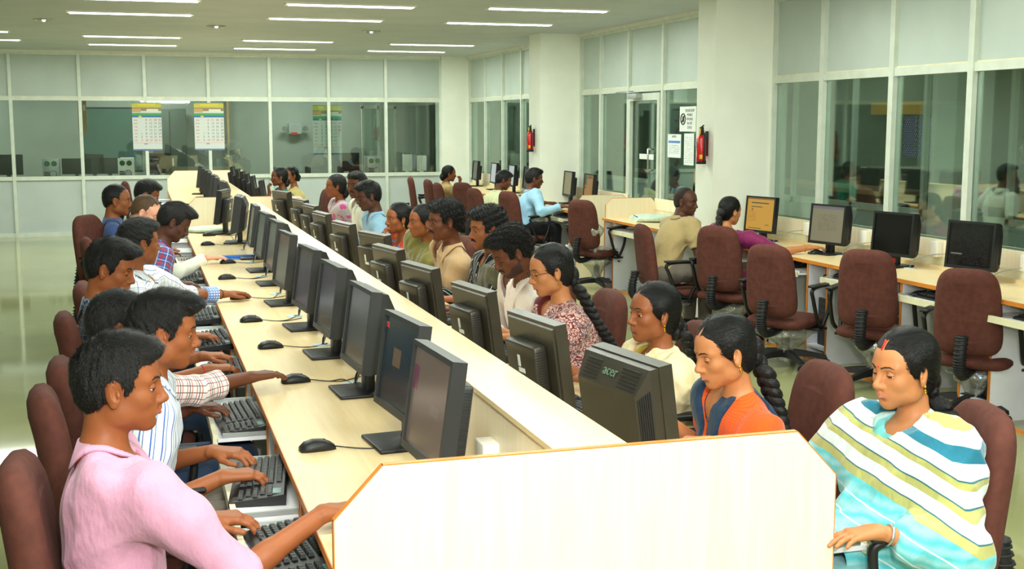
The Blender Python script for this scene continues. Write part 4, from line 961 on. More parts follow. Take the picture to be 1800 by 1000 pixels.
# ---- skin, hair, cloth materials
def skin(name, c):
    t = NT(name); o = t.obj(); n = t.noise(o, 28, 4, .6); n2 = t.noise(o, 7, 2)
    c1 = srgb(*c); c2 = tuple(x * .78 for x in c1[:3]) + (1,); c3 = (c1[0] * 1.05, c1[1] * .82, c1[2] * .75, 1)
    col = t.mix(n, c2, c1); col = t.mix(t.math('MULTIPLY', n2, .35), col, c3); t.L(col, t.b.inputs['Base Color'])
    t.b.inputs['Roughness'].default_value = .5; t.b.inputs['Subsurface Weight'].default_value = .06; t.b.inputs['Subsurface Radius'].default_value = (.01, .004, .002)
    t.b.inputs['Specular IOR Level'].default_value = .32; t.bump(t.noise(o, 260, 2), .12, .002); return t.m
def lipm(name, c): return mat(name, srgb(*c), .4, var=.04)
SK = {'mid': skin('skin_mid', (152, 90, 52)), 'dark': skin('skin_dark', (108, 64, 42)), 'deep': skin('skin_deep', (92, 58, 44)), 'light': skin('skin_light', (192, 130, 84)), 'tan': skin('skin_tan', (146, 88, 52)), 'fair': skin('skin_fair', (238, 178, 150))}
LP = {'mid': lipm('lip_mid', (160, 88, 72)), 'dark': lipm('lip_dark', (105, 58, 50)), 'deep': lipm('lip_deep', (80, 46, 42)), 'light': lipm('lip_light', (196, 118, 98)), 'tan': lipm('lip_tan', (140, 80, 66)), 'fair': lipm('lip_fair', (205, 125, 110))}
def hairm(name, c, hi, sc=(60, 600, 60), rough=.38):
    t = NT(name); o = t.obj(); n = t.noise(t.mapped(o, sc), 1, 4, .7)
    t.L(t.ramp(n, [(.35, srgb(*c)), (.75, srgb(*hi))]), t.b.inputs['Base Color']); t.b.inputs['Roughness'].default_value = rough
    t.b.inputs['Specular IOR Level'].default_value = .38; t.bump(n, .8, .006); return t.m
HM = {'m': hairm('black_short_hair', (5, 5, 5), (16, 15, 15), (160, 300, 80)), 'f': hairm('black_combed_hair', (5, 5, 6), (17, 16, 16), (14, 420, 60), .33), 'c': hairm('black_curly_hair', (5, 5, 5), (15, 13, 13), (150, 150, 150), .5), 'b': hairm('brown_thin_hair', (70, 50, 32), (110, 84, 58), (160, 300, 80)), 's': hairm('shaved_stubble', (40, 26, 20), (52, 34, 26), (200, 200, 200), .6)}
M['eyew'] = mat('eye_white', srgb(215, 205, 195), .2, var=.02)
def eye_mat():
    t = NT('eyeball'); xyz = t.sep(t.obj()); x = xyz[0]
    c = t.mix(t.math('GREATER_THAN', x, .0088), srgb(218, 208, 198), srgb(45, 26, 16)); c = t.mix(t.math('GREATER_THAN', x, .0112), c, srgb(6, 5, 5))
    t.L(c, t.b.inputs['Base Color']); t.b.inputs['Roughness'].default_value = .12; return t.m
M['eye'] = eye_mat(); EYE = MB().use(M['eye']).ball((0, 0, 0), .0122, 18, 12).mesh('eye')
def cloth(name, base, stripes=(), checks=(), rough=.85, fn=None, weave=.12, var=.05, sheen=.15):
    """stripes: (axis 'u'|'v', period, width, colour, phase) in cloth coordinates stored on the mesh"""
    t = NT(name); at = t.N('Attribute', attribute_name='cloth', attribute_type='GEOMETRY').outputs['Vector']; uv = t.sep(at); o = t.obj()
    nz = t.noise(o, 30, 3); b2 = tuple(x * (1 - var * 2) for x in base[:3]) + (1,); c = t.mix(nz, b2, base)
    for (ax, per, wd, col, ph) in stripes:
        s = uv[0] if ax == 'u' else uv[1]; f = t.math('LESS_THAN', t.math('FRACT', t.math('ADD', t.math('DIVIDE', s, per), ph + 100)), wd)
        c = t.mix(t.math('MULTIPLY', f, col[3] if len(col) > 3 else 1), c, tuple(col[:3]) + (1,))
    if fn: c = fn(t, c, uv, o)
    t.L(c, t.b.inputs['Base Color']); t.b.inputs['Roughness'].default_value = rough; t.b.inputs['Sheen Weight'].default_value = sheen; t.b.inputs['Specular IOR Level'].default_value = .25
    h = t.math('ADD', t.math('MULTIPLY', t.noise(t.mapped(o, (1, 1, .5)), 16, 3, .6), 1.0), t.math('MULTIPLY', t.noise(o, 420, 2), weave * .3)); t.bump(h, .55, .02); return t.m

# ---- head shape in its own frame (X forward, origin between the ears at eye level)
def head_prims(F, O, R, s, fem, wide=1.0, noseL=1.0, chin=1.0, full=1.0):
    T = lambda x, y, z: O + R @ (A_(x, y * wide, z) * s)
    def e(c, r, k=.02, op='+', tag='head', rr=None):
        Rm = R if rr is None else R @ rr; F.ell(T(*c), A_(r[0], r[1] * wide, r[2]) * s, Rm, k * s, op, tag)
    def cp(a, b, ra, rb=None, k=.012, op='+', tag='head'): F.cap(T(*a), T(*b), ra * s, (ra if rb is None else rb) * s, k * s, op, tag)
    jw = .93 if fem else 1.0
    e((-.014, 0, .030), (.096, .075, .086)); e((.032, 0, .026), (.060, .064, .062), .03)
    e((.034, 0, -.038), (.054 * full, .056 * jw * full, .062), .03); e((.034, 0, -.076), (.044, .043 * jw * full, .032), .03)
    e((.068, 0, -.1 * chin), (.021, .022 * jw, .018), .025); e((.064, 0, -.062), (.030, .034, .030), .025)
    for y in (-1, 1): e((.056, y * .040, -.028), (.024, .020, .020), .025); e((.008, y * .049 * jw, -.066), (.026, .014, .024), .03)
    for y in (-1, 1): cp((.082, y * .014, .018), (.070, y * .046, .018), .010, .008, .018)
    for y in (-1, 1): e((.100, y * .031, -.003), (.020, .019, .0135), .014, '-')
    cp((.086, 0, .010), (.107 * noseL, 0, -.030), .0075, .0098, .013); e((.1085 * noseL, 0, -.036), (.0115, .0115, .010), .008)
    for y in (-1, 1): e((.097, y * .0125, -.040), (.0105, .0080, .0082), .007); e((.1, y * .008, -.049), (.006, .0035, .004), .003, '-')
    cp((.100, 0, -.046), (.096, 0, -.056), .005, .005, .008)
    for y in (-1, 1): cp((.0985, 0, -.0605), (.083, y * .024, -.0655), .0060, .0030, .004, tag='lip')
    for y in (-1, 1): cp((.0965, 0, -.0725), (.083, y * .022, -.0670), .0072, .003, .004, tag='lip')
    cp((.104, -.022, -.0662), (.104, .022, -.0662), .0022, None, .003, '-')
    e((.098, 0, -.083), (.012, .018, .005), .01, '-')
    for y in (-1, 1):
        er = rot_of(0, -.18) @ rot_of(y * .38)
        e((-.008, y * .076, -.014), (.019, .0075, .033), .006, rr=er, tag='ear'); e((-.000, y * .085, -.008), (.011, .0065, .021), .003, '-', rr=er); e((.006, y * .081, -.014), (.004, .004, .007), .003, rr=er); e((-.004, y * .075, -.040), (.009, .006, .009), .005, tag='ear')
def hair_mesh(style, s, seed, h, wide=1.0):
    """hair shell in head frame"""
    F = Fld(); w = wide; sh = s
    def e(c, r, k=.015, op='+', rr=None): F.ell(A_(c[0], c[1] * w, c[2]) * s, A_(r[0], r[1] * w, r[2]) * s, rr, k * s, op, 'hair')
    if style in ('short', 'curly', 'quiff', 'thin', 'bald', 'bowl'):
        g = {'short': .009, 'curly': .014, 'quiff': .009, 'thin': .005, 'bald': .0018, 'bowl': .012}[style]
        e((-.014, 0, .030), (.096 + g, .075 + g, .086 + g))
        e((-.03, 0, -.01), (.075 + g * .6, .066 + g * .6, .08), .02)
        if style == 'curly': e((.03, 0, .085), (.07, .066, .045), .03); e((-.04, 0, .06), (.075, .08, .07), .03); e((.078, 0, .088), (.03, .05, .024), .02)
        if style in ('short', 'bowl'): e((.02, 0, .085), (.078, .064, .040), .03); e((.070, .01, .085), (.030, .048, .022), .02)
        if style == 'quiff': e((.03, 0, .092), (.082, .060, .038), .03); e((.082, -.01, .088), (.034, .046, .026), .02)
        n1 = A_(-.66, 0, .75); d = -.004 if style != 'bald' else .006
        lift = {'thin': .012}.get(style, 0)
        df = noise3(seed, {'curly': 260, 'short': 150, 'quiff': 140, 'thin': 120, 'bald': 100, 'bowl': 130}[style] / s, {'curly': .0055, 'short': .0022, 'quiff': .0022, 'thin': .0015, 'bald': .0003, 'bowl': .002}[style] * s)
        dn = noise3(seed + 5, 300 / s, .003 * s)
        def mask(Fv, X, Y, Z):
            x, y, z = X / s, Y / s / w, Z / s
            g1 = -(x * f32(-.66) + z * f32(.75) + f32(.0105 - lift - d * 0) - np.minimum(np.abs(y), .08) * f32(.0))           # above / behind the hairline
            fr = np.maximum(x - f32(.045), f32(.060 + lift) - z)      # keep the forehead clear below the fringe
            g1 = np.maximum(g1, np.minimum(x - f32(.052), f32(.056 + lift) - z)) if style != 'bowl' else np.maximum(g1, np.minimum(x - .06, f32(.040) - z))
            sb = np.maximum(np.abs(x - f32(.030)) - f32(.012), np.maximum(f32(-.02) - z, z - f32(.05)))        # sideburn
            g1 = np.minimum(g1, sb) if style != 'bald' else g1
            nape = f32(-.088) - z; g1 = np.maximum(g1, nape)
            ear = np.sqrt(((x + .006) / .9) ** 2 + ((z + .014) * .62) ** 2) - f32(.0225); g1 = np.maximum(g1, -np.where(np.abs(y) > .05, ear, f32(.05)))
            return np.maximum(Fv, g1.astype(f32) * f32(s) + dn(X, Y, Z))
        F.disp = df; F.mask = mask
    else:   # women: parted in the middle, combed back
        e((-.014, 0, .031), (.104, .083, .094)); e((-.045, 0, -.02), (.062, .066, .085), .03)
        if style == 'loose': e((-.06, 0, -.10), (.045, .07, .09), .03)
        df = noise3(seed, 90 / s, .0008 * s); dn = noise3(seed + 5, 200 / s, .0012 * s)
        F.cap(A_(.11, 0, .05) * s, A_(.02, 0, .128) * s, .0045 * s, .004 * s, .006, '-')
        def mask(Fv, X, Y, Z):
            x, y, z = X / s, Y / s / w, Z / s
            ay = np.abs(y)
            g1 = -(x * f32(-.70) + z * f32(.71) + f32(.0265) - f32(.35) * np.maximum(f32(.045) - ay, 0))
            g1 = np.minimum(g1, np.maximum(x + f32(.028), f32(-.10) - z)); g1 = np.maximum(g1, f32(-.13 if style == 'loose' else -.095) - z)
            ear = np.sqrt(((x + .006) / .9) ** 2 + ((z + .018) * .66) ** 2) - f32(.0205); g1 = np.maximum(g1, -np.where(ay > .05, ear, f32(.05)))
            return np.maximum(Fv, g1.astype(f32) * f32(s) + dn(X, Y, Z))
        F.disp = df; F.mask = mask
    return F.grid(A_(-.16, -.125, -.16) * s, A_(.14, .125, .16) * s, h)

def strands(P, Q, n, mode, s, seed):
    r = np.random.RandomState(seed); a, b, c, d = [P[Q[:, i]] for i in range(4)]; N = np.cross(c - a, d - b); ar = np.linalg.norm(N, axis=1) + 1e-12; N = N / ar[:, None]
    ctr = (a + c) / 2; out = ((N * ctr).sum(1) > 0) | (np.abs(N[:, 2]) < .99); rad_ = ctr / s + A_(.014, 0, -.02); rad_ = rad_ / (np.linalg.norm(rad_, axis=1, keepdims=True) + 1e-6); elp = np.linalg.norm((ctr / s - A_(-.014, 0, .03)) / A_(.096, .075, .086), axis=1); w = ar * ((np.abs((N * rad_).sum(1)) > .75) & ((elp > (.99 if mode == 'b' else 1.035)) | (ctr[:, 2] < -.02)) & ((ctr[:, 0] < (.060 if mode == 'f' else .5) * s) | (ctr[:, 2] > .085 * s)))
    i = r.choice(len(Q), n, p=w / w.sum()); u = r.rand(n, 1); v = r.rand(n, 1); p = (a[i] * (1 - u) + b[i] * u) * (1 - v) + (d[i] * (1 - u) + c[i] * u) * v; nn = N[i]
    sgn = np.sign((nn * (p / s + A_(.014, 0, -.02))).sum(1, keepdims=True)); nn = nn * np.where(sgn == 0, 1, sgn)
    top = np.clip(nn[:, 2:3], 0, 1); J = r.normal(size=(n, 3))
    if mode == 'f':
        g = np.concatenate([-1.0 + 0 * top, .9 * np.sign(p[:, 1:2]) * top, -.55 + 0 * top], 1); L = s * (.018 + .02 * r.rand(n, 1)); lift, jit, curv = .015, .035, -.25; wd = .0007
    elif mode == 'c':
        g = J.copy(); L = s * (.008 + .007 * r.rand(n, 1)); lift, jit, curv = .9, .9, .5; wd = .0009
    else:
        g = np.concatenate([.9 * top + .15, .25 * np.sign(p[:, 1:2]) * top, -.9 * (1 - top)], 1); L = s * (.010 + .012 * r.rand(n, 1)) * (.5 + .9 * top); lift, jit, curv = .16, .22, -.2; wd = .0008
    g = g - nn * (g * nn).sum(1, keepdims=True); g /= np.linalg.norm(g, axis=1, keepdims=True) + 1e-6
    dd = g + nn * lift + J * jit; dd /= np.linalg.norm(dd, axis=1, keepdims=True); q1 = p + dd * L * .5; d2 = dd + nn * curv + J[:, ::-1] * jit * .6; d2 /= np.linalg.norm(d2, axis=1, keepdims=True); q2 = q1 + d2 * L * .5
    sd = np.cross(dd, nn); sd /= np.linalg.norm(sd, axis=1, keepdims=True) + 1e-6; sd = sd * wd * s
    V = np.stack([p - sd, p + sd, q1 - sd * .8, q1 + sd * .8, q2 - sd * .15, q2 + sd * .15], 1).reshape(-1, 3); k = np.arange(n)[:, None] * 6
    return V, np.concatenate([k + np.array([[0, 1, 3, 2]]), k + np.array([[2, 3, 5, 4]])])
def braid(parent, pts, r0, r1, m, name='braid', step=.028):
    P = smooth_path(pts, 10); L = 0; mb = MB().use(m); last = None; tot = sum((P[i + 1] - P[i]).length for i in range(len(P) - 1)); acc = 0; nxt = 0; sg = 1
    for i in range(len(P) - 1):
        d = P[i + 1] - P[i]; l = d.length; dn = d.normalized(); side = dn.cross(Vector((1, 0, 0)));
        if side.length < .3: side = dn.cross(Vector((0, 1, 0)))
        side.normalize()
        while nxt <= acc + l:
            t = (nxt - acc) / max(l, 1e-6); c = P[i] + d * t; f = nxt / tot; r = r0 + (r1 - r0) * f
            rot = dn.to_track_quat('Z', 'Y').to_matrix() @ Matrix.Rotation(sg * .6, 3, 'X')
            c2 = c + side * (sg * r * .42); mb.ball(c2, (r * .78, r * .78, r * 1.25), 10, 7, rot); nxt += step * (r / r0) * .62; sg = -sg
        acc += l
    return mb.obj(name, parent)

def ik(S, Tt, l1, l2, pole):
    d = Tt - S; L = np.linalg.norm(d)
    if L > (l1 + l2) * .995: Tt = S + d / L * (l1 + l2) * .995; d = Tt - S; L = np.linalg.norm(d)
    a = (l1 * l1 - l2 * l2 + L * L) / (2 * L); hh = math.sqrt(max(l1 * l1 - a * a, 0)); u = d / L; p = pole - u * (pole @ u); p /= np.linalg.norm(p); return S + u * a + p * hh, Tt
def hand_prims(F, W, d, n, thumb, s, kind):
    """W wrist, d finger direction, n palm normal, thumb = side direction"""
    d = unit(d); sd = unit(thumb - d * (thumb @ d)); n = unit(np.cross(sd, d)) * (1 if np.dot(np.cross(sd, d), n) > 0 else -1)
    offs = [.030, .010, -.010, -.029]; lens = [.070, .078, .072, .056]; rad = [.0088, .0092, .0088, .0078]
    curl = {'type': (.35, .5, .35), 'mouse': (.12, .35, .3), 'rest': (.18, .3, .2), 'chin': (.7, 1.1, .8), 'flat': (.05, .12, .1)}[kind]
    for i in range(4):
        K = W + d * (.088 - abs(i - 1) * .005) * s + sd * offs[i] * s
        F.cap(W + sd * offs[i] * .55 * s + n * .0 * s, K, .0145 * s, .0125 * s, k=.014, tag='hand')
        p = K; ang = 0; fan_ = (1.2 - i) * .07
        for j, fr in enumerate((.46, .30, .24)):
            ang += curl[j] * (1 + .12 * math.sin(i * 2.3 + j)); dd = unit((d + sd * fan_) * math.cos(ang) + n * math.sin(ang)); q = p + dd * lens[i] * fr * s
            F.cap(p, q, rad[i] * s * (1 - .08 * j), rad[i] * s * (.94 - .1 * j), k=.004, tag='hand'); p = q
    b = W + d * .022 * s + sd * .022 * s; q = b + unit(d * .75 + sd * .75 + n * .3) * .042 * s; F.cap(b, q, .0145 * s, .0108 * s, k=.014, tag='hand')
    q2 = q + unit(d * .92 + sd * .35 + n * .2) * .030 * s; F.cap(q, q2, .0105 * s, .0095 * s, k=.004, tag='hand'); q3 = q2 + unit(d * .95 + sd * .05 + n * .2) * .022 * s; F.cap(q2, q3, .0095 * s, .008 * s, k=.004, tag='hand')
    return W + d * .19 * s
def person(label, head, hip, yaw, skn='mid', fem=False, hair='short', hm='m', hy=0, hp=.15, hr=0, top=None, sleeve='short', hands=(None, None), hk=('type', 'type'), bottom=None, s=None, res=1.0, seed=1,
           face={}, wide=1.0, extra=None, elbow=(.25, .25), must=False, beard=False, brow=True, collar=True, girth=1.0, legs=True, neckline='v', hx=0, hipz=.51, shoulder=1.0, roll=.22, nk=None):
    s = s or (.93 if fem else 1.0)
    Rw = rot_of(yaw); org = A_(hip[0], hip[1], 0); loc = lambda p: Rw.T @ (A_(*p) - org)
    root = thing('person', tuple(org), yaw, label, 'person'); H = loc(head); Rh = rot_of(hy, hp, hr)
    HP = A_(0, 0, hipz); NB = H + rot_of(hy * .4, hp * .5) @ A_(-.035, 0, -(nk or (.192 if fem else .176))) * s; NB[1] *= .9
    ax = unit(NB - HP); Lt = np.linalg.norm(NB - HP); fx = unit(A_(ax[2], 0, -ax[0])); sy_ = unit(np.cross(ax, fx)); Rt = np.stack([fx, sy_, ax], 1)
    at = lambda f, x=0, y=0: HP + ax * Lt * f + fx * x + sy_ * y
    sw = (.155 if fem else .178) * (s / (.93 if fem else 1)) * shoulder
    SH = [at(.93, .012, sg * sw) + A_(0, 0, -.01) for sg in (1, -1)]          # [left(+y), right(-y)]
    tgt = []; 
    for i in range(2):
        if hands[i] is None: tgt.append(None)
        else: tgt.append(loc(hands[i]))
    l1, l2 = .300 * s, .262 * s; EL = []; WR_ = []; HD = []
    for i, sg in enumerate((1, -1)):
        T = tgt[i]
        if T is None: T = A_(.33, sg * .13, .66)
        S = SH[i].copy(); r = T - S
        S = S + unit(r) * min(.10, max(0, np.linalg.norm(r) - .45) * .55); SH[i] = S
        hd = unit(A_(r[0], r[1] * .6 - sg * .05, 0) if hk[i] != 'chin' else A_(.2, 0, 1)); Wt = T - hd * .085 * s + A_(0, 0, .012)
        E, Wt = ik(S, Wt, l1, l2, A_(-.3, sg * elbow[i] * 1.6, -1)); EL.append(E); WR_.append(Wt); HD.append(hd)
    Bd = Fld(); sl = Fld()
    g = girth
    def torso(F, inf, kk=.05, tag='torso'):
        F.ell(at(.02), A_(.125 * g + inf, .165 * g + inf, .12 + inf), Rt, kk, '+', tag); F.ell(at(.33, .01 * g), A_(.105 * g + inf, .138 * g + inf, .15 + inf), Rt, kk, '+', tag)
        F.ell(at(.64, .0), A_(.108 * g + inf, .150 * (.93 if fem else 1.03) * g + inf, .17 + inf), Rt, kk, '+', tag)
        F.cap(SH[0] + A_(0, -.02, -.015), SH[1] + A_(0, .02, -.015), .052 * s + inf, None, kk, '+', tag)
        F.cap(at(.88), at(.98), .062 * s + inf * .9, .044 * s + inf * .3, .03, '+', tag)
        for sg in (1, -1): F.cap(at(.92, -.01, sg * sw * .75), at(1.01, -.012, sg * .025), .032 * s + inf * .8, .034 * s + inf * .4, .04, '+', tag)
        if fem:
            for sg in (1, -1): F.ell(at(.60, .075, sg * .068), A_(.062 + inf, .062 + inf, .062 + inf), Rt, .04, '+', tag)
        elif not fem:
            for sg in (1, -1): F.ell(at(.68, .045, sg * .06), A_(.05 + inf, .07 + inf, .07 + inf), Rt, .05, '+', tag)
    torso(Bd, 0)
    NK = H + Rh @ A_(-.028, 0, -.055) * s; Bd.cap(NK, at(.97, -.005), .043 * s if fem else .049 * s, .050 * s if fem else .060 * s, .03, '+', 'neck')
    head_prims(Bd, H, Rh, s, fem, wide, **face)
    for i, sg in enumerate((1, -1)):
        Bd.cap(SH[i], EL[i], .047 * s * (g * .5 + .5), .034 * s, .012, '+', 'arm'); Bd.cap(EL[i], EL[i] + (WR_[i] - EL[i]) * .35, .035 * s, .034 * s, .01, '+', 'arm'); Bd.cap(EL[i] + (WR_[i] - EL[i]) * .3, WR_[i], .034 * s, .0235 * s, .01, '+', 'arm')
        nrm = A_(0, 0, -1) if hk[i] != 'chin' else A_(-1, 0, 0)
        hand_prims(Bd, WR_[i], HD[i], nrm, A_(0, -sg, 0) , s * (.95 if fem else 1.03), hk[i])
    KN = [A_(.41, sg * .12, hipz + .01) for sg in (1, -1)]; AN = [A_(.40, sg * .13, .09) for sg in (1, -1)]
    if legs:
        for i in range(2):
            Bd.cap(HP + A_(0, (.085, -.085)[i], -.01), KN[i], .078 * g, .055, .03, '+', 'leg'); Bd.cap(KN[i], AN[i], .052, .035, .02, '+', 'leg'); Bd.cap(AN[i] + A_(-.02, 0, -.05), AN[i] + A_(.14, 0, -.055), .034, .028, .02, '+', 'leg')
    # windows, finest first
    wins = []; hh = .0030 * res; c = H + Rh @ A_(.01, 0, -.02) * s
    wins.append((c - A_(.125, .11, .145) * s, c + A_(.125, .11, .135) * s, hh))
    for i in range(2):
        hc = WR_[i] + HD[i] * .07; vis = hands[i] is not None
        wins.append((hc - A_(.125, .11, .075), hc + A_(.125, .11, .08), .0036 * res if vis else .009))
    for i in range(2): wins.append((np.minimum(EL[i], WR_[i]) - .055, np.maximum(EL[i], WR_[i]) + .055, .007 * res))
    wins.append((A_(-.32, -.34, 0), A_(.7, .34, max(NB[2] + .06, .9)), .014 * max(1, res * .8)))
    allP = []; allQ = []; off = 0
    for wi, (lo, hi, h) in enumerate(wins):
        P, Q = Bd.grid(lo, hi, h)
        if len(Q) == 0: continue
        for (lo2, hi2, h2) in wins[:wi]:
            ins = ((P > lo2 + h2 * 1.6) & (P < np.array(hi2) - h2 * 1.6)).all(1); Q = Q[~ins[Q].all(1)]
        allP.append(P); allQ.append(Q + off); off += len(P)
    P = np.concatenate(allP); Q = np.concatenate(allQ)
    ctr = P[Q].mean(1); hl = ((ctr - H) @ Rh) / s; lip = (hl[:, 0] > .0835) & (np.abs(hl[:, 1]) < .0255) & (hl[:, 2] < -.0585 + np.abs(hl[:, 1]) * -.12) & (hl[:, 2] > -.0775 + np.abs(hl[:, 1]) * .3)
    mats = [SK[skn], LP[skn]]; mi = lip.astype(int)
    if beard:
        mats.append(mat('beard_stubble_' + skn + str(seed), srgb(62, 36, 27), .7, var=.2, vs=200))
        bd = (hl[:, 2] + .30 * (hl[:, 0] - .03) < -.052 + .004 * np.sin(hl[:, 0] * 900) * np.sin(hl[:, 1] * 700)) & (hl[:, 0] > .006) & (hl[:, 2] > -.112) & (~lip) & (((hl[:, 0] - .088) / .030) ** 2 + ((hl[:, 2] + .062) / .022) ** 2 > 1) & (np.abs(hl[:, 1]) < .075); mi = np.where(bd, 2, mi)
    put('body', np_mesh('body', P, Q, mats, mi), root)
    # eyes and lids
    def surf(y_, z_):
        xs = np.linspace(.125, .04, 171); L_ = np.stack([xs, np.full(171, y_ * wide), np.full(171, z_)], 1) * s; Pw = H + L_ @ Rh.T; d = np.full(171, .08, f32)
        for p in Bd.p:
            if p.tag in ('head', 'lip'): e_ = p.ev(*[Pw[:, q].astype(f32) for q in range(3)]); d = smin(d, e_, p.k) if p.op == '+' else -smin(-d, e_, p.k)
        return float(xs[np.argmax(d < 0)])
    hm4 = Matrix.Translation(Vector(H)) @ Matrix(Rh.tolist()).to_4x4() @ Matrix.Scale(s, 4)
    for y in (-1, 1):
        e = put('eye', EYE, root); e.matrix_local = hm4 @ Matrix.Translation((.0755, y * .031 * wide, -.003)) @ Matrix.Rotation(y * .12, 4, 'Z') @ Matrix.Rotation(.25 + hp * .2, 4, 'Y')
    lid = min(1.86, 1.52 + hp * .8)
    if res < 1.7:
        m = MB().use(SK[skn])
        for y in (-1, 1):
            for (t0, t1, rr) in ((.05, lid, .0137), (2.0, 2.9, .0134)):
                rs = []
                for th in np.linspace(t0, t1, 6): rs.append([(rr * math.sin(th) * math.cos(ph), rr * math.sin(th) * math.sin(ph), rr * math.cos(th)) for ph in np.linspace(-1.7, 1.7, 12)])
                mm = MB(); mm.rings(rs, cap=False, closed=False); m.add([(v[0] + .0755, v[1] + y * .031 * wide, v[2] - .003) for v in mm.v], mm.f, True)
        m.use(M['dark'])
        for y in (-1, 1): th = lid; m.tube([(.0755 + .0140 * math.sin(th) * math.cos(ph), y * .031 * wide + .0140 * math.sin(th) * math.sin(ph), -.003 + .0140 * math.cos(th)) for ph in np.linspace(-1.35, 1.35, 9)], .0009, 4)
        o = m.obj('eyelids', root); o.matrix_local = hm4
    if brow:
        m = MB().use(HM['b' if hm == 'b' else 'm'])
        for y in (-1, 1): m.tube([(surf(y * q_, z_) + .0004, y * q_ * wide, z_) for q_, z_ in ((.011, .0185), (.024, .0235), (.038, .0245), (.050, .0185))], [.0026, .0040 if not fem else .0031, .0034 if not fem else .0027, .001], 6, flat=.6)
        o = m.obj('eyebrows', root); o.matrix_local = hm4
    if must:
        m = MB().use(HM['m'])
        for y in (-1, 1): m.tube([(surf(y * q_, z_) + .0005, y * q_, z_) for q_, z_ in ((0, -.0545), (.009, -.0545), (.019, -.0575), (.029, -.067))], [.0045, .0062, .0058, .0025], 7)
        o = m.obj('moustache', root); o.matrix_local = hm4
    P2, Q2 = hair_mesh(hair, s, seed, .0034 * res, wide); ns = int({'bald': 1200, 'thin': 6000}.get(hair, 11000) / res ** 2.2)
    if ns > 400:
        V3, Q3 = strands(P2, Q2, ns, 'f' if hair in ('woman', 'loose') else 'c' if hair == 'curly' else 'b' if hair == 'bald' else 'm', s, seed)
        if hair != 'bald': P2, Q2 = np.concatenate([P2, V3]), np.concatenate([Q2, Q3 + len(P2)])
    o = put('hair', np_mesh('hair', P2, Q2, [HM[hm]]), root); o.matrix_local = Matrix.Translation(Vector(H)) @ Matrix(Rh.tolist()).to_4x4()
    # garments
    info = dict(root=root, at=at, H=H, Rh=Rh, Rt=Rt, SH=SH, EL=EL, WR=WR_, HD=HD, KN=KN, AN=AN, HP=HP, s=s, loc=loc, fx=fx, ax=ax, sw=sw, torso=torso, hm4=hm4, res=res, NB=NB, g=g, seed=seed, fem=fem, surf=surf, Bd=Bd)
    if top is not None:
        G = Fld(); inf = .013 if not fem else .010; torso(G, inf, .05)
        fr = {'none': 0.12, 'short': .72, 'elbow': .98, 'long': 1.0, 'rolled': 1.0}[sleeve]; flare = .016 if not fem else .009
        sg2 = (1, -1)
        for i in range(2):
            E = SH[i] + (EL[i] - SH[i]) * min(fr, 1); d = unit(EL[i] - SH[i])
            G.cap(SH[i], E + d * .03 * (fr < 1), .050 * s * (g * .5 + .5) + flare, .042 * s + flare * 1.05, .055, '+', 'sl%d' % i, pl=[(E, d)] if fr < 1 else None)
            G.cap(at(.80, 0, sg2[i] * .10), SH[i] + (EL[i] - SH[i]) * .35, .060 * s, .046 * s + flare, .05, '+', 'torso')
            if sleeve in ('long', 'rolled'):
                f2 = .93 if sleeve == 'long' else roll; d2 = unit(WR_[i] - EL[i]); q = EL[i] + (WR_[i] - EL[i]) * f2
                G.cap(EL[i], q + d2 * .02, .043 * s + flare, (.030 if sleeve == 'long' else .042) * s + flare * .8, .02, '+', 'fs%d' % i, pl=[(q, d2)])
                G.cap(q - d2 * .05, q + d2 * .02, (.037 if sleeve == 'long' else .045) * s + flare * .8, None, .004, '+', 'fs%d' % i, pl=[(q, d2), (q - d2 * .052, -d2)])
        G.disp = folds(seed + 20, 26, .0065, (.5, .2, .8) if not fem else (.3, .3, .9))
        cut = at(.93 if neckline == 'round' else .955); 
        nd = (.060 if neckline == 'v' else .07) * s
        def mask(Fv, X, Y, Z, at=at):
            n = at(.985, .02); dx, dz = X - f32(n[0]), Z - f32(n[2])
            if neckline == 'wide': hole = np.sqrt(dx * dx + (Y * .8) ** 2 + (dz * .7) ** 2) - f32(.098 * s)
            elif neckline == 'v': hole = np.maximum(np.sqrt(dx * dx * .75 + Y ** 2 + (dz * .55) ** 2) - f32(.062 * s), -f32(.2))
            else: hole = np.sqrt(dx * dx + Y ** 2 + (dz * .8) ** 2) - f32(.07 * s)
            if neckline == 'v': hole = np.minimum(hole, np.maximum(np.maximum(np.abs(Y) - np.maximum(dz + f32(.12), 0) * f32(.26), -(dx - f32(.0))), np.maximum(dx - f32(.15), dz - f32(.06))))
            lowcut = f32(hipz - .06) - Z
            return np.maximum(np.maximum(Fv, -hole), lowcut)
        G.mask = mask
        lo = np.minimum.reduce([A_(-.2, -.3, hipz - .09)] + [q - .1 for q in SH + EL] + ([q - .06 for q in WR_] if fr >= 1 else [])); hi = np.maximum.reduce([A_(.22, .3, NB[2] + .05)] + [q + .1 for q in SH + EL] + ([q + .06 for q in WR_] if fr >= 1 else []) + [at(.6, .24)])
        P, Q = G.grid(lo, hi, .0068 * max(res, 1))
        put('shirt' if not fem else 'kameez', np_mesh('shirt', P, Q, [top], None, cloth_uv(G, P, info)), root)
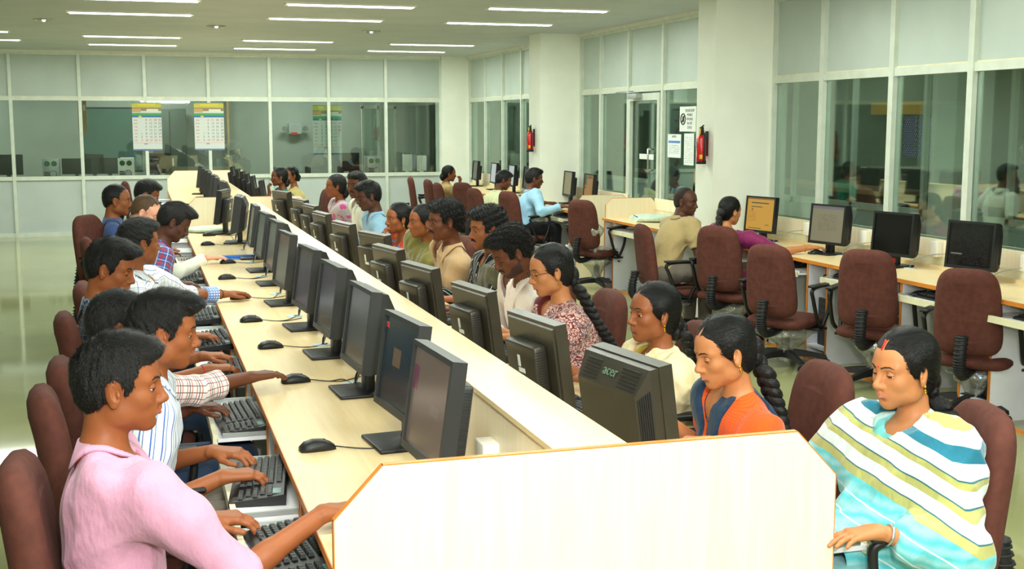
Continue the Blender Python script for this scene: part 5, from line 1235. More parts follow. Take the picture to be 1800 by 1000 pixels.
        if collar:
            m = MB().use(top); n0 = at(.985, -.006); rs = []; N = 30
            def topz(x_, y_, rad):
                k_ = ((P[:, 0] - x_) ** 2 + (P[:, 1] - y_) ** 2 < rad * rad) & (P[:, 2] > NB[2] - .16); return P[k_, 2].max() if k_.any() else NB[2] - .10
            for t in np.linspace(-2.75, 2.75, N):
                op = abs(t) / 2.75; dx, dy = -math.cos(t), math.sin(t); R0, R1, R2 = .051 * s, .058 * s, (.082 + .020 * max(0, op - .6) / .4) * s
                X0, X1, X2 = [(n0[0] + dx * r_, n0[1] + dy * r_) for r_ in (R0, R1, R2)]; z2 = topz(X2[0], X2[1], .012) + .004 - (.012 if op > .9 else 0); z1 = max(z2 + .010, topz(X1[0], X1[1], .012) + .030 - .018 * op)
                z1 = min(z1, NB[2] + .035)
                rs.append([(X0[0], X0[1], z1 - .022), (X0[0], X0[1], z1), (X1[0], X1[1], z1 + .004), (X2[0], X2[1], z2 + .003), (X2[0] * .98 + X1[0] * .02, X2[1] * .98 + X1[1] * .02, z2 - .003)])
            for _ in range(2):
                for c_ in range(5):
                    zz = [r_[c_][2] for r_ in rs]; zz = [zz[0]] + [(zz[i_ - 1] + 2 * zz[i_] + zz[i_ + 1]) / 4 for i_ in range(1, N - 1)] + [zz[-1]]
                    for i_ in range(N): rs[i_][c_] = (rs[i_][c_][0], rs[i_][c_][1], zz[i_])
            m.rings(rs); me = m.mesh('collar'); aa = me.attributes.new('cloth', 'FLOAT_VECTOR', 'POINT'); aa.data.foreach_set('vector', np.array([[v[1] * 1.2, v[0] * 1.2 + v[2], 0] for v in m.v], f32).ravel()); put('collar', me, root)
    if bottom is not None and legs:
        G = Fld(); G.ell(HP + A_(0, 0, .0), A_(.15 * g, .185 * g, .115), None, .04)
        for i in range(2):
            G.cap(HP + A_(0, (.085, -.085)[i], 0), KN[i], .092 * g, .070, .04); G.cap(KN[i], AN[i] + A_(0, 0, .02), .070, .058, .02)
        if fem: G.cap(HP + A_(.1, 0, 0), A_(.38, 0, hipz), .1, .08, .05); G.cap(A_(.38, 0, hipz), A_(.36, 0, .15), .1, .15, .05)
        G.disp = noise3(seed + 3, 30, .004); P, Q = G.grid(A_(-.2, -.28, .03), A_(.56, .28, hipz + .13), .013 * max(1, res * .8)); put('trousers' if not fem else 'skirt', np_mesh('trousers', P, Q, [bottom], None, cloth_uv(G, P, info)), root)
        m = MB().use(M['dark'])
        for i in range(2): a = AN[i]; m.bbox(a[0] - .06, a[0] + .19, a[1] - .04, a[1] + .04, .0, .075, .02)
        m.obj('shoes', root)
    if extra: extra(info)
    return info
def cloth_uv(G, P, I):
    best = np.full(len(P), 9., f32); uv = np.zeros((len(P), 3), f32); x, y, z = [P[:, i].astype(f32) for i in range(3)]
    ti = (P - I['HP']) @ I['Rt']; ang = np.arctan2(ti[:, 1], ti[:, 0] + .02); tuv = np.stack([ti[:, 1] * 1.0 + np.sign(ti[:, 1]) * np.maximum(0, np.abs(ang) - .0) * .03, ti[:, 2], np.zeros(len(P))], 1)
    for p in G.p:
        if p.op != '+': continue
        d = p.ev(x, y, z); m = d < best
        if p.tag and p.tag[:2] in ('sl', 'fs'):
            i = int(p.tag[2]); a, b = (I['SH'][i], I['EL'][i]) if p.tag[:2] == 'sl' else (I['EL'][i], I['WR'][i]); u = unit(b - a); e1 = unit(np.cross(u, A_(0, 1, .2))); e2 = np.cross(u, e1); q = P - a
            base = 0 if p.tag[:2] == 'sl' else .285; w = np.stack([np.arctan2(q @ e2, q @ e1) * .055, .3 - base - q @ u, np.ones(len(P))], 1)
        elif p.tag == 'torso' or p.tag is None: w = tuv
        else: w = tuv
        uv[m] = w[m]; best = np.where(m, d, best)
    return uv
# ---- things worn
def ring_band(I, i, name, m, r=.027, f=.86, th=.003, flat=1.0, label=None):
    a, b = I['EL'][i], I['WR'][i]; c = Vector(a + (b - a) * f); d = Vector(unit(b - a)); q = d.to_track_quat('Z', 'Y').to_matrix(); rr = r * I['s']
    o = MB().use(m).tube([tuple(c + q @ Vector((rr * math.cos(t), rr * math.sin(t), 0))) for t in np.linspace(0, 2 * PI, 21)[:-1]], th, 6, closed=True).obj(name, I['root']); return o
def earring(I, sides=(1, -1)):
    s = I['s']; m = MB().use(M['gold'])
    for y in sides: m.ball((-.004, y * .083, -.046), .0045, 8, 6).cyl((-.004, y * .083, -.062), .0055, .010, 8, r2=.002).ball((-.004, y * .083, -.064), .0055, 8, 5)
    o = m.obj('earrings', I['root']); o.matrix_local = I['hm4']
def necklace(I, drop=.10, m=None, r=.0018):
    n0 = I['at'](.99, -.004); pts = []
    for t in np.linspace(0, 2 * PI, 41)[:-1]:
        f = (1 - math.cos(t)) / 2; z = n0[2] + .012 - (drop + .03) * f ** 2.0; dx, dy = -math.cos(t), math.sin(t) * (1 - .45 * max(0, f - .5)); R_ = np.linspace(.20, .02, 121)
        x, y = (n0[0] + dx * R_).astype(f32), (n0[1] + dy * R_).astype(f32); zz = np.full(121, z, f32); d = np.full(121, .08, f32)
        for p in I['Bd'].p:
            if p.tag in ('neck', 'torso'): d = smin(d, p.ev(x, y, zz), p.k)
        i = int(np.argmax(d < .001)); pts.append((float(x[i]), float(y[i]), z))
    MB().use(m or M['gold']).tube(pts, r, 5, closed=True).obj('necklace', I['root'])
def bindi(I, m, z=.022): x_ = I['surf'](0, z); o = MB().use(m).ball((x_, 0, z), (.0015, .0035, .0035), 8, 6).obj('bindi', I['root']); o.matrix_local = I['hm4']
def drape(I, name, m, inf, mask, res=.0068, arms=True, k=.09, seed=5, amp=.004, armf=.8, lap=False, fore=0):
    """a cloth layer lying over the garment: torso (and arms) swollen by inf, trimmed by mask"""
    G = Fld(); I['torso'](G, inf, k)
    if arms:
        for i in ((0, 1) if arms is True else arms): G.cap(I['SH'][i], I['SH'][i] + (I['EL'][i] - I['SH'][i]) * armf, .056 * I['s'] + inf, .046 * I['s'] + inf, k, '+', 'sl%d' % i)
    if fore:
        for i in (0, 1): G.cap(I['EL'][i], I['EL'][i] + (I['WR'][i] - I['EL'][i]) * fore, .05 + inf, .045 + inf, k * .7)
    if lap: G.cap(I['HP'] + A_(.05, 0, .05), I['HP'] + A_(.30, 0, .06), .14, .12, .1)
    G.disp = folds(seed, 36, amp * 1.3, (.5, .5, .8)); at = I['at']; G.mask = mask
    allp = np.array(I['SH'] + I['EL']); P, Q = G.grid(np.minimum(allp.min(0) - .12, A_(-.22, -.3, I['HP'][2] - .1)), np.maximum(allp.max(0) + .12, A_(.3, .3, I['NB'][2] + .08)), res * max(1, I['res']))
    return put(name, np_mesh(name, P, Q, [m], None, cloth_uv(G, P, I)), I['root'])
def bun(I, r=(.035, .045, .045), c=(-.115, 0, -.035), m='f'):
    o = MB().use(HM[m]).ball(c, r, 14, 10).ball((c[0] + .01, c[1] + .01, c[2] - .03), (r[0] * .8, r[1] * .8, r[2] * .7), 12, 8).obj('hair_knot', I['root']); o.matrix_local = I['hm4']
# ------------------------------------------------------------------ chairs in the photo
CH = [ # cx, cy, rz, wrap, z, label
 (-.03, 3.12, 0, -1, 0, 'brown chair of the man in the pink shirt, nearest on the left'), (-.03, 3.98, .12, -1, 0, 'brown chair of the man in the blue-striped shirt'), (-.01, 4.50, .05, -1, -.01, 'brown chair behind the man with the red-checked sleeve'),
 (-.05, 5.55, .1, -1, 0, 'brown chair of the young man in the dark blue checked shirt'), (-.03, 6.75, .0, -1, -.02, 'brown chair of the man in the white checked shirt'), (-.0, 8.2, 0, -1, 0, 'brown chair of the dark man in the plaid shirt'),
 (-.16, 9.6, -.5, -1, .12, 'raised empty brown chair left of the seated men'), (-.1, 9.2, .1, -1, 0, 'brown chair of the balding man in white'), (-.14, 10.0, 0, -1, .02, 'brown chair of the man in the plain blue shirt'), (.0, 11.1, 0, -1, 0, 'brown chair of the man whose hair shows behind the balding man'),
 (.1, 15.8, 0, -1, .1, 'single far brown chair left of the farther desk'),
 (2.04, 2.98, PI - .25, -1, 0, 'brown chair of the woman in the turquoise striped drape'), (1.93, 3.62, PI - .1, -1, 0, 'brown chair behind the woman in orange and navy'), (1.82, 4.32, PI, -1, .03, 'brown chair behind the woman in the cream drape'),
 (1.84, 5.38, PI, -1, .02, 'brown chair right of the woman in the maroon sari'), (1.92, 6.3, PI, -1, 0, 'brown chair of the man in white looking down'), (2.0, 7.0, PI, -1, 0, 'brown chair of the man in the black striped shirt'), (1.95, 7.6, PI, -1, 0, 'brown chair of the man in the beige shirt'),
 (1.95, 8.5, PI, -1, 0, 'brown chair of the woman in the olive dupatta'), (1.98, 9.3, PI, -1, 0, 'brown chair seen between the blue shirt and the floral dress'), (2.0, 10.3, PI, -1, 0, 'brown chair of the man in the light blue shirt at the near desk'), (2.1, 11.6, PI, -1, 0, 'brown chair of the moustached man in white'), (1.98, 12.2, PI, -1, 0, 'brown chair of the woman in pink and grey'),
 (2.0, 13.5, PI, -1, 0, 'far brown chair, nearest of three right of the farther desk'), (1.95, 14.3, PI + .4, -1, .02, 'far brown chair, middle of three right of the farther desk'), (1.9, 15.1, PI, -1, 0, 'brown chair of the woman in the green sari'),
 (4.70, 12.35, .55, 0, .0, 'brown chair with plastic wrap in front of the end panel by the door'), (4.32, 9.52, -.1, 1, -.04, 'brown chair of the man in the beige shirt by the pillar'), (4.58, 8.93, .62, 1, 0, 'brown chair turned away behind the woman in magenta'),
 (4.54, 7.98, .55, 2, -.06, 'brown chair with plastic around its column in front of the document screen'), (4.78, 7.18, .7, 0, -.02, 'empty brown chair before the switched-off screen'), (4.90, 6.28, .65, 1, -.05, 'empty brown chair nearest the camera at the right desk'),
 (4.2, 18.2, -.2, -1, 0, 'far brown chair, leftmost by the back glass'), (4.25, 17.3, 0, -1, 0, 'far brown chair, second from the left by the back glass'), (4.25, 16.7, 0, -1, -.02, 'far brown chair, third from the left by the back glass'), (4.35, 16.0, .5, -1, .02, 'broad-backed far brown chair of the woman with a hand at her face'),
 (4.35, 15.2, .2, -1, -.02, 'far brown chair beside the man in the pale yellow shirt'), (4.45, 14.1, .35, -1, 0, 'far brown chair between the pale yellow and light blue shirts')]
for (x, y, rz, w, z, lab) in CH:
    c_ = chair(x, y, rz, lab, w, z)
    if 'by the door' in lab or 'end panel by' in lab:
        for (a_, b_, h_, sc_) in ((-.20, -.14, .72, (.5, .55, 1.1)), (.0, -.05, .47, (1.1, 1.1, .35)), (-.30, .16, .5, (.5, .4, 1.2))):
            q_ = put('plastic_wrap', WR[1], c_, (a_, b_, h_)); q_.scale = sc_


# ------------------------------------------------------------------ shirts
SKY = srgb
C_PINK = cloth('pink_shirt', srgb(208, 152, 178), weave=.25)
C_BSTR = cloth('blue_striped_shirt', srgb(226, 234, 240), [('u', .028, .13, srgb(60, 100, 180), 0), ('u', .028, .09, srgb(90, 120, 170), .3)])
C_RCHK = cloth('red_checked_shirt', srgb(240, 232, 226), [('v', .022, .16, srgb(215, 90, 90) , 0), ('v', .044, .08, srgb(90, 80, 80), .25), ('u', .022, .13, srgb(100, 90, 90), 0)])
C_DBLU = cloth('dark_blue_checked_shirt', srgb(28, 48, 66), [('u', .016, .16, srgb(150, 175, 195), 0), ('v', .030, .08, srgb(130, 155, 180), 0)])
C_WCHK = cloth('white_checked_shirt', srgb(226, 232, 236), [('u', .034, .07, srgb(60, 80, 120), 0), ('v', .034, .07, srgb(60, 80, 120), 0), ('v', .034, .05, srgb(90, 110, 140), .3)])
C_GING = cloth('blue_gingham_cuff', srgb(235, 240, 248), [('u', .018, .45, srgb(70, 120, 210) , 0), ('v', .018, .45, srgb(110, 150, 225), 0)])
C_PLAID = cloth('red_blue_plaid_shirt', srgb(60, 84, 140), [('u', .046, .26, srgb(140, 50, 80), 0), ('v', .046, .24, srgb(150, 56, 84), 0), ('u', .046, .07, srgb(170, 190, 220), .45), ('v', .046, .07, srgb(170, 190, 220), .45)])
C_WHT = cloth('white_shirt', srgb(232, 234, 218)); C_BLU = cloth('blue_pinstripe_shirt', srgb(62, 84, 132), [('u', .012, .12, srgb(90, 112, 160), 0)])
C_LBLU = cloth('light_blue_shirt', srgb(160, 205, 232)); C_BEIGE = cloth('beige_kurta_shirt', srgb(186, 154, 112)); C_KHAKI = cloth('khaki_shirt', srgb(184, 162, 112)); C_YEL = cloth('pale_yellow_shirt', srgb(226, 228, 180))
def diag(t, c, uv, o):
    w = t.math('ADD', uv[0], t.math('MULTIPLY', uv[1], .35)); f = t.math('LESS_THAN', t.math('FRACT', t.math('ADD', t.math('DIVIDE', w, .03), 50)), .13); return t.mix(f, c, srgb(205, 205, 195))
C_BSTRIPE = cloth('black_white_striped_shirt', srgb(26, 26, 28), fn=diag); C_OLV = cloth('olive_vest', srgb(88, 84, 62))
C_CRM = cloth('cream_shirt', srgb(240, 226, 214))
C_DENIM = cloth('jeans', srgb(44, 62, 88), weave=.6); C_TROU = cloth('grey_trousers', srgb(120, 112, 100)); C_BLK = cloth('black_trousers', srgb(18, 18, 22))
# women's fabrics
def aqua(t, c, uv, o):
    xyz = t.sep(o); n = t.noise(o, 3.0, 2); fx_ = t.math('MAXIMUM', t.math('SUBTRACT', xyz[0], .05), 0.0)
    v = t.math('ADD', t.math('ADD', xyz[2], t.math('MULTIPLY', n, .07)), t.math('ADD', t.math('MULTIPLY', fx_, -.55), t.math('MULTIPLY', xyz[1], .22)))
    W_, O_, T_, A2, K_ = srgb(206, 226, 222), srgb(168, 168, 98), srgb(28, 112, 136), srgb(84, 184, 192), srgb(40, 100, 110)
    st = [(0, A2), (.13, W_), (.138, A2), (.24, W_), (.248, A2), (.34, W_), (.348, A2), (.44, O_), (.49, K_), (.497, W_), (.565, O_), (.60, K_), (.607, W_), (.675, O_), (.705, K_), (.712, W_), (.78, T_), (.84, W_), (.90, O_), (.93, W_)]
    f = t.math('DIVIDE', t.math('SUBTRACT', v, .50), .60); r = t.ramp(f, [(0, A2)] * 2, 'CONSTANT')
    rn = r.node.color_ramp
    while len(rn.elements) < len(st): rn.elements.new(.5)
    for e, (p, cc) in zip(rn.elements, st): e.position = p; e.color = cc
    w = t.N('TexWave', wave_type='RINGS'); w.inputs['Scale'].default_value = 9; w.inputs['Distortion'].default_value = 6; t.L(o, w.inputs['Vector'])
    msk = t.math('MULTIPLY', t.math('LESS_THAN', f, .44), t.math('MULTIPLY', w.outputs['Fac'], .3)); return t.mix(msk, r, W_)
C_AQUA = cloth('turquoise_striped_drape', srgb(90, 190, 200), fn=aqua, rough=.7, sheen=.3)
def rib(t, c, uv, o):
    xyz = t.sep(o); return t.mix(t.math('MULTIPLY', t.math('LESS_THAN', t.math('FRACT', t.math('DIVIDE', t.math('ADD', uv[1], 10), .0065)), .4), .45), c, srgb(170, 60, 15))
C_ORNG = cloth('orange_ribbed_kameez', srgb(226, 88, 22), fn=rib); C_NAVY = cloth('navy_dupatta_bands', srgb(34, 62, 88), var=.2)
def dots(t, c, uv, o):
    v = t.N('TexVoronoi'); v.inputs['Scale'].default_value = 16; t.L(o, v.inputs['Vector']); return t.mix(t.math('MULTIPLY', t.math('LESS_THAN', v.outputs['Distance'], .28), .5), c, srgb(238, 214, 150))
C_CREAM = cloth('cream_dupatta', srgb(242, 228, 184), fn=dots, rough=.7); C_OLIVEY = cloth('olive_yellow_kameez', srgb(176, 158, 60))
def paisley(t, c, uv, o):
    v = t.N('TexVoronoi', feature='DISTANCE_TO_EDGE'); v.inputs['Scale'].default_value = 58; n = t.N('TexNoise'); n.inputs['Scale'].default_value = 14; t.L(o, n.inputs['Vector']); t.L(t.mix(.12, o, n.outputs['Color']), v.inputs['Vector'])
    c2 = t.mix(t.math('LESS_THAN', v.outputs['Distance'], .10), srgb(214, 176, 166), srgb(112, 40, 46)); n2 = t.noise(o, 40, 2); return t.mix(t.math('GREATER_THAN', n2, .62), c2, srgb(92, 96, 112))
C_PAIS = cloth('maroon_printed_sari', srgb(150, 80, 80), fn=paisley); C_MAR = cloth('maroon_border', srgb(104, 38, 44))
C_OLIVE = cloth('olive_dupatta', srgb(104, 98, 24), rough=.6, sheen=.4)
def floral(t, c, uv, o):
    v = t.N('TexVoronoi'); v.inputs['Scale'].default_value = 26; t.L(o, v.inputs['Vector']); a = t.mix(t.math('LESS_THAN', v.outputs['Distance'], .35), c, srgb(220, 120, 40)); return t.mix(t.math('LESS_THAN', v.outputs['Distance'], .2), a, srgb(90, 110, 50))
C_FLOR = cloth('orange_floral_kameez', srgb(176, 56, 36), fn=floral)
def pinkgrey(t, c, uv, o): return t.mix(t.math('GREATER_THAN', t.noise(o, 12, 3), .55), c, srgb(190, 70, 130))
C_PGREY = cloth('pink_grey_dupatta', srgb(176, 164, 166), fn=pinkgrey); C_GREEN = cloth('green_sari', srgb(20, 120, 98), fn=lambda t, c, uv, o: t.mix(t.math('GREATER_THAN', t.noise(o, 30, 2), .6), c, srgb(10, 60, 50)))
C_MAG = cloth('magenta_sari', srgb(122, 18, 78), rough=.6); C_YPRT = cloth('pale_yellow_printed_kurta', srgb(214, 200, 130), fn=dots); C_TAN2 = cloth('tan_kameez', srgb(196, 166, 110))
T_ = 0.0
# ------------------------------------------------------------------ left row (facing +X)
def exL1(I): pass
person('young man in a pink long-sleeved shirt reaching past the end panel', (-.07, 3.13, 1.15), (-.10, 3.12), 0, 'mid', hair='short', hy=-.08, hp=.06, top=C_PINK, sleeve='rolled', roll=.06, hands=((.22, 3.34, .70), (.50, 3.06, .785)), hk=('type', 'mouse'), bottom=C_TROU, seed=11, res=.9, face=dict(noseL=1.0), elbow=(.2, .25))
person('man in a white shirt with blue stripes typing, thin moustache', (.05, 3.95, 1.145), (-.09, 3.98), 0, 'mid', hair='quiff', hm='m', hy=.0, hp=.15, top=C_BSTR, sleeve='short', hands=((.27, 4.0, .705), (.29, 3.76, .70)), bottom=C_TROU, seed=12, res=.95, must=False, brow=True)
person('man with head hidden behind two others, red-checked sleeve reaching to a mouse', (-.10, 4.55, 1.07), (-.09, 4.55), 0, 'dark', hair='short', hy=.2, hp=.4, top=C_RCHK, sleeve='rolled', roll=.45, hands=((.24, 4.72, .70), (.545, 4.86, .79)), hk=('type', 'mouse'), bottom=C_DENIM, seed=13, res=1.1)
def exL4(I): ring_band(I, 1, 'wrist_thread', M['redthread'], .0265, .9, .0025)
person('young man in a dark blue checked shirt looking down, red wrist thread', (-.14, 5.6, 1.165), (-.12, 5.58), 0, 'mid', hair='quiff', hy=-.28, hp=.3, top=C_DBLU, sleeve='short', hands=((.33, 5.75, .705), (.34, 5.48, .70)), bottom=C_DENIM, seed=14, res=1.0, extra=exL4)
def exL5(I):
    G = Fld(); a, b = I['EL'][0], I['WR'][0]; d = unit(b - a); p = a + (b - a) * .78; q = a + (b - a) * .5; G.cap(q, p + d * .01, .047, .047, .004, '+', 'fs0', pl=[(p, d), (q, -d)]); P, Q = G.grid(np.minimum(p, q) - .06, np.maximum(p, q) + .06, .005); put('cuff', np_mesh('cuff', P, Q, [C_GING], None, cloth_uv(G, P, I)), I['root']); ring_band(I, 0, 'wrist_thread', M['blackthread'], .0265, .92, .0025)
person('man in a white shirt with thin blue checks facing away, black wrist thread', (-.02, 6.7, 1.17), (-.10, 6.78), 0, 'tan', hair='short', hy=.38, hp=.05, top=C_WCHK, sleeve='rolled', hands=((.52, 7.30, .785), (.30, 6.35, .70)), hk=('mouse', 'type'), bottom=C_DENIM, seed=15, res=1.1, extra=exL5)
person('dark-skinned man in a red and blue plaid shirt bowing his head', (.20, 8.2, 1.16), (-.08, 8.2), 0, 'deep', hair='quiff', hm='m', hy=-.05, hp=.55, top=C_PLAID, sleeve='elbow', hands=((.30, 8.4, .71), (.33, 8.08, .71)), bottom=C_DENIM, seed=16, res=1.35, must=True)
def exL7(I): ring_band(I, 1, 'wrist_thread', M['orangethread'], .029, .92, .005)
person('fair balding man in a white shirt with an orange wrist thread', (.03, 9.3, 1.15), (-.15, 9.2), 0, 'fair', hair='thin', hm='b', hy=-.3, hp=.5, top=C_WHT, sleeve='long', hands=((.3, 9.6, .72), (.53, 9.28, .79)), hk=('type', 'mouse'), bottom=C_TROU, seed=17, res=1.5, extra=exL7, girth=1.1)
person('man in a plain blue shirt sitting upright behind the balding man', (-.18, 9.95, 1.20), (-.2, 10.0), 0, 'tan', hair='thin', hm='m', hy=-.1, hp=.1, top=C_BLU, sleeve='short', bottom=C_TROU, seed=18, res=1.5, must=True, girth=1.05)
person('man of whom mainly black hair shows, farthest in the left row', (.05, 11.1, 1.18), (-.06, 11.1), 0, 'tan', hair='short', hy=-.1, hp=.4, top=C_WHT, sleeve='short', bottom=C_TROU, seed=19, res=1.8)
# ------------------------------------------------------------------ right row (facing -X)
def exR1(I):
    H, at = I['H'], I['at']
    def mask(Fv, X, Y, Z):
        n = at(.985, .035); dx, dz = X - f32(n[0]), Z - f32(n[2]); hole = np.maximum(np.sqrt(dx * dx * .8 + Y ** 2 * .9 + (dz * .5) ** 2) - f32(.080), f32(-.045) - dx)
        return np.maximum(np.maximum(Fv, -hole), f32(I['HP'][2] - .05) - Z)
    drape(I, 'dupatta', C_AQUA, .024, mask, .0062, True, .10, 31, .006, 1.0, lap=True, fore=.55)
    earring(I); necklace(I, .06, r=.0028); bindi(I, M['redthread']); sd = MB().use(M['redthread']).tube([(.083, 0, .072), (.062, 0, .100)], .0028, 6).obj('vermilion_parting', I['root']); sd.matrix_local = I['hm4']
    bun(I, (.032, .034, .04), (-.10, 0, -.06)); R = I['loc']; h = I['H']
    pts = [h + A_(-.10, .02, -.10), h + A_(-.135, .05, -.17), h + A_(-.16, .10, -.25), h + A_(-.15, .14, -.36), h + A_(-.16, .15, -.50), h + A_(-.17, .15, -.60)]
    braid(I['root'], [tuple(p) for p in pts], .030, .016, HM['f'], 'hair_plait')
    m = MB().use(M['gold']).tube([tuple(pts[3] + A_(.03 * math.cos(a), .03 * math.sin(a), 0)) for a in np.linspace(0, 2 * PI, 13)[:-1]], .003, 5, closed=True).obj('hair_tie', I['root']); ring_band(I, 0, 'bangle', M['silver'], .030, .86, .004)
person('woman in a turquoise, white and olive striped drape looking down, red bindi', (2.06, 2.95, 1.10), (2.08, 2.95), PI + .12, 'light', True, 'woman', 'f', hy=.0, hp=.12, top=cloth('aqua_kameez', srgb(120, 205, 205)), sleeve='short', hands=((1.76, 2.72, .70), (1.62, 3.32, .76)), hk=('rest', 'rest'), bottom=C_AQUA, seed=31, res=.9, extra=exR1, collar=False, neckline='round', girth=1.05, face=dict(full=1.07), elbow=(.35, .3))
def exR2(I):
    at = I['at']; zt = at(.98)[2]
    def mask(Fv, X, Y, Z):
        d = (f32(zt) - Z); front = X - f32(at(.6, -.02)[0]); ay = np.abs(Y)
        bandf = np.abs(ay - (f32(.078) - d * f32(.27))) - f32(.030); side = np.abs(ay - f32(.105)) - f32(.026)
        m = np.where(front > 0, bandf, side); return np.maximum(np.maximum(Fv, m * f32(.8)), f32(I['HP'][2] + .03) - Z)
    drape(I, 'dupatta', C_NAVY, .018, mask, .006, True, .06, 34, .003); earring(I); necklace(I, .13); bindi(I, M['dark'])
    bun(I, (.034, .036, .044), (-.112, 0, -.03)); h = I['H']; pts = [h + A_(-.13, .01, -.06), h + A_(-.16, .02, -.14), h + A_(-.19, .03, -.24), h + A_(-.21, .05, -.36), h + A_(-.22, .06, -.5)]
    braid(I['root'], [tuple(p) for p in pts], .031, .018, HM['f']); ring_band(I, 0, 'wristwatch', M['silver'], .027, .9, .007)
person('young woman in an orange ribbed kameez with navy bands looking down', (1.73, 3.42, 1.085), (1.93, 3.5), PI, 'light', True, 'woman', 'f', hy=.02, hp=.28, top=C_ORNG, sleeve='short', hands=((1.60, 3.42, .79), (1.58, 3.72, .79)), hk=('type', 'type'), bottom=C_NAVY, seed=32, res=.9, extra=exR2, collar=False, neckline='v', elbow=(.5, .3))
def exR3(I):
    at = I['at']; zt = at(.98)[2]
    def mask(Fv, X, Y, Z):
        d = (f32(zt) - Z); front = X - f32(at(.6, 0)[0]); ay = np.abs(Y); gap = f32(.052) - d * f32(.03) - ay
        m = np.where(front > 0, gap, f32(-1) * np.ones_like(gap)); n = at(.99, .02); hole = np.sqrt((X - f32(n[0])) ** 2 + Y ** 2 + ((Z - f32(n[2])) * .7) ** 2) - f32(.075)
        return np.maximum(np.maximum(np.maximum(Fv, m), -hole), f32(I['HP'][2] + .09) - Z - Y * f32(.2))
    drape(I, 'dupatta', C_CREAM, .022, mask, .0065, True, .08, 35, .006, .55); earring(I); necklace(I, .15); bindi(I, M['dark'])
    bun(I, (.034, .04, .05), (-.105, 0, -.06)); h = I['H']; pts = [h + A_(-.12, .01, -.08), h + A_(-.15, .0, -.16), h + A_(-.17, -.02, -.28), h + A_(-.18, -.04, -.4)]; braid(I['root'], [tuple(p) for p in pts], .028, .018, HM['f'])
person('young woman in a cream drape over an olive yellow kameez, gazing at her screen', (1.83, 4.2, 1.085), (1.96, 4.25), PI, 'tan', True, 'woman', 'f', hy=.1, hp=.0, top=C_OLIVEY, sleeve='short', hands=((1.60, 4.42, .79), (1.56, 4.62, .79)), bottom=C_OLIVEY, seed=33, res=1.0, extra=exR3, collar=False, elbow=(.4, .3))
def exR4(I):
    at = I['at']; zt = at(.98)[2]
    def mk(border):
        def mask(Fv, X, Y, Z):
            u = Y * f32(.75) + (Z - f32(zt - .16)) * f32(.66)  # diagonal over the left shoulder
            a = f32(.005) - u if not border else np.maximum(np.abs(u + f32(.0)) - f32(.022), -f32(1))
            n = at(.99, .02); hole = np.sqrt((X - f32(n[0])) ** 2 + Y ** 2 + ((Z - f32(n[2])) * .7) ** 2) - f32(.076)
            return np.maximum(np.maximum(np.maximum(Fv, a), -hole), f32(I['HP'][2] - .02) - Z)
        return mask
    drape(I, 'sari', C_PAIS, .020, mk(False), .0066, (0,), .07, 36, .005, .5); drape(I, 'sari_border', C_MAR, .023, mk(True), .0066, (0,), .07, 36, .005, .5)
    earring(I); necklace(I, .08); h = I['H']; bun(I, (.03, .035, .045), (-.105, 0, -.05)); pts = [h + A_(-.12, .01, -.08), h + A_(-.16, .03, -.15), h + A_(-.20, .05, -.24), h + A_(-.25, .06, -.31), h + A_(-.28, .06, -.36)]; braid(I['root'], [tuple(p) for p in pts], .028, .024, HM['f'])
    m = MB().use(M['dark'])
    for y in (-1, 1): m.tube([(.104 + .002 * math.cos(a), y * .031 + .019 * math.cos(a), -.004 + .014 * math.sin(a)) for a in np.linspace(0, 2 * PI, 17)[:-1]], .0011, 5, closed=True).tube([(.103, y * .05, 0), (.06, y * .072, .002), (-.01, y * .082, .0)], .0013, 5)
    m.tube([(.106, -.012, 0), (.109, 0, .003), (.106, .012, 0)], .0011, 5); o = m.obj('spectacles', I['root']); o.matrix_local = I['hm4']
person('woman with spectacles in a maroon printed sari, hair in a thick plait', (1.73, 5.12, 1.145), (1.95, 5.2), PI, 'light', True, 'woman', 'f', hy=.0, hp=.22, top=C_MAR, sleeve='short', hands=((1.56, 5.42, .79), (1.55, 5.62, .79)), bottom=C_PAIS, seed=34, res=1.0, extra=exR4, collar=False, neckline='round', elbow=(.5, .3), shoulder=1.06)
def penR5(I): MB().use(M['dark']).tube([tuple(I['at'](.70, .14, .06)), tuple(I['at'](.60, .15, .07))], .005, 6).obj('pocket_pen', I['root'])
person('man in an open white shirt with curly hair and moustache looking down', (1.77, 5.85, 1.15), (1.98, 6.0), PI, 'dark', hair='curly', hm='c', hy=.05, hp=.5, top=C_CRM, sleeve='long', hands=((1.58, 6.0, .79), (1.54, 6.3, .79)), bottom=C_TROU, seed=35, res=1.1, must=True, beard=True, extra=penR5)
def exR6(I):
    at = I['at']
    def mask(Fv, X, Y, Z): return np.maximum(np.maximum(Fv, f32(.07) - Y), np.maximum(f32(I['HP'][2] + .03) - Z, Z - f32(at(.95)[2])))
    drape(I, 'vest_panel', C_OLV, .024, mask, .008, (0,), .06, 37, .005, .9); MB().use(M['greenpcb']).tube([tuple(at(.78, .15, .12)), tuple(at(.72, .155, .12))], .007, 6).obj('green_pen', I['root'])
person('man in a black shirt with white stripes and an olive shoulder, moustache', (1.91, 6.8, 1.185), (2.0, 6.85), PI, 'tan', hair='curly', hm='m', hy=.12, hp=.1, top=C_BSTRIPE, sleeve='long', hands=((1.62, 6.75, .78), (1.58, 7.05, .78)), bottom=C_DENIM, seed=36, res=1.15, must=True, extra=exR6)
person('man in a plain beige shirt with wavy black hair and moustache', (1.77, 7.25, 1.20), (1.98, 7.4), PI, 'dark', hair='curly', hm='c', hy=.1, hp=.08, top=C_BEIGE, sleeve='long', hands=((1.58, 7.4, .78), (1.55, 7.65, .78)), bottom=C_TROU, seed=37, res=1.15, must=True, shoulder=1.05)
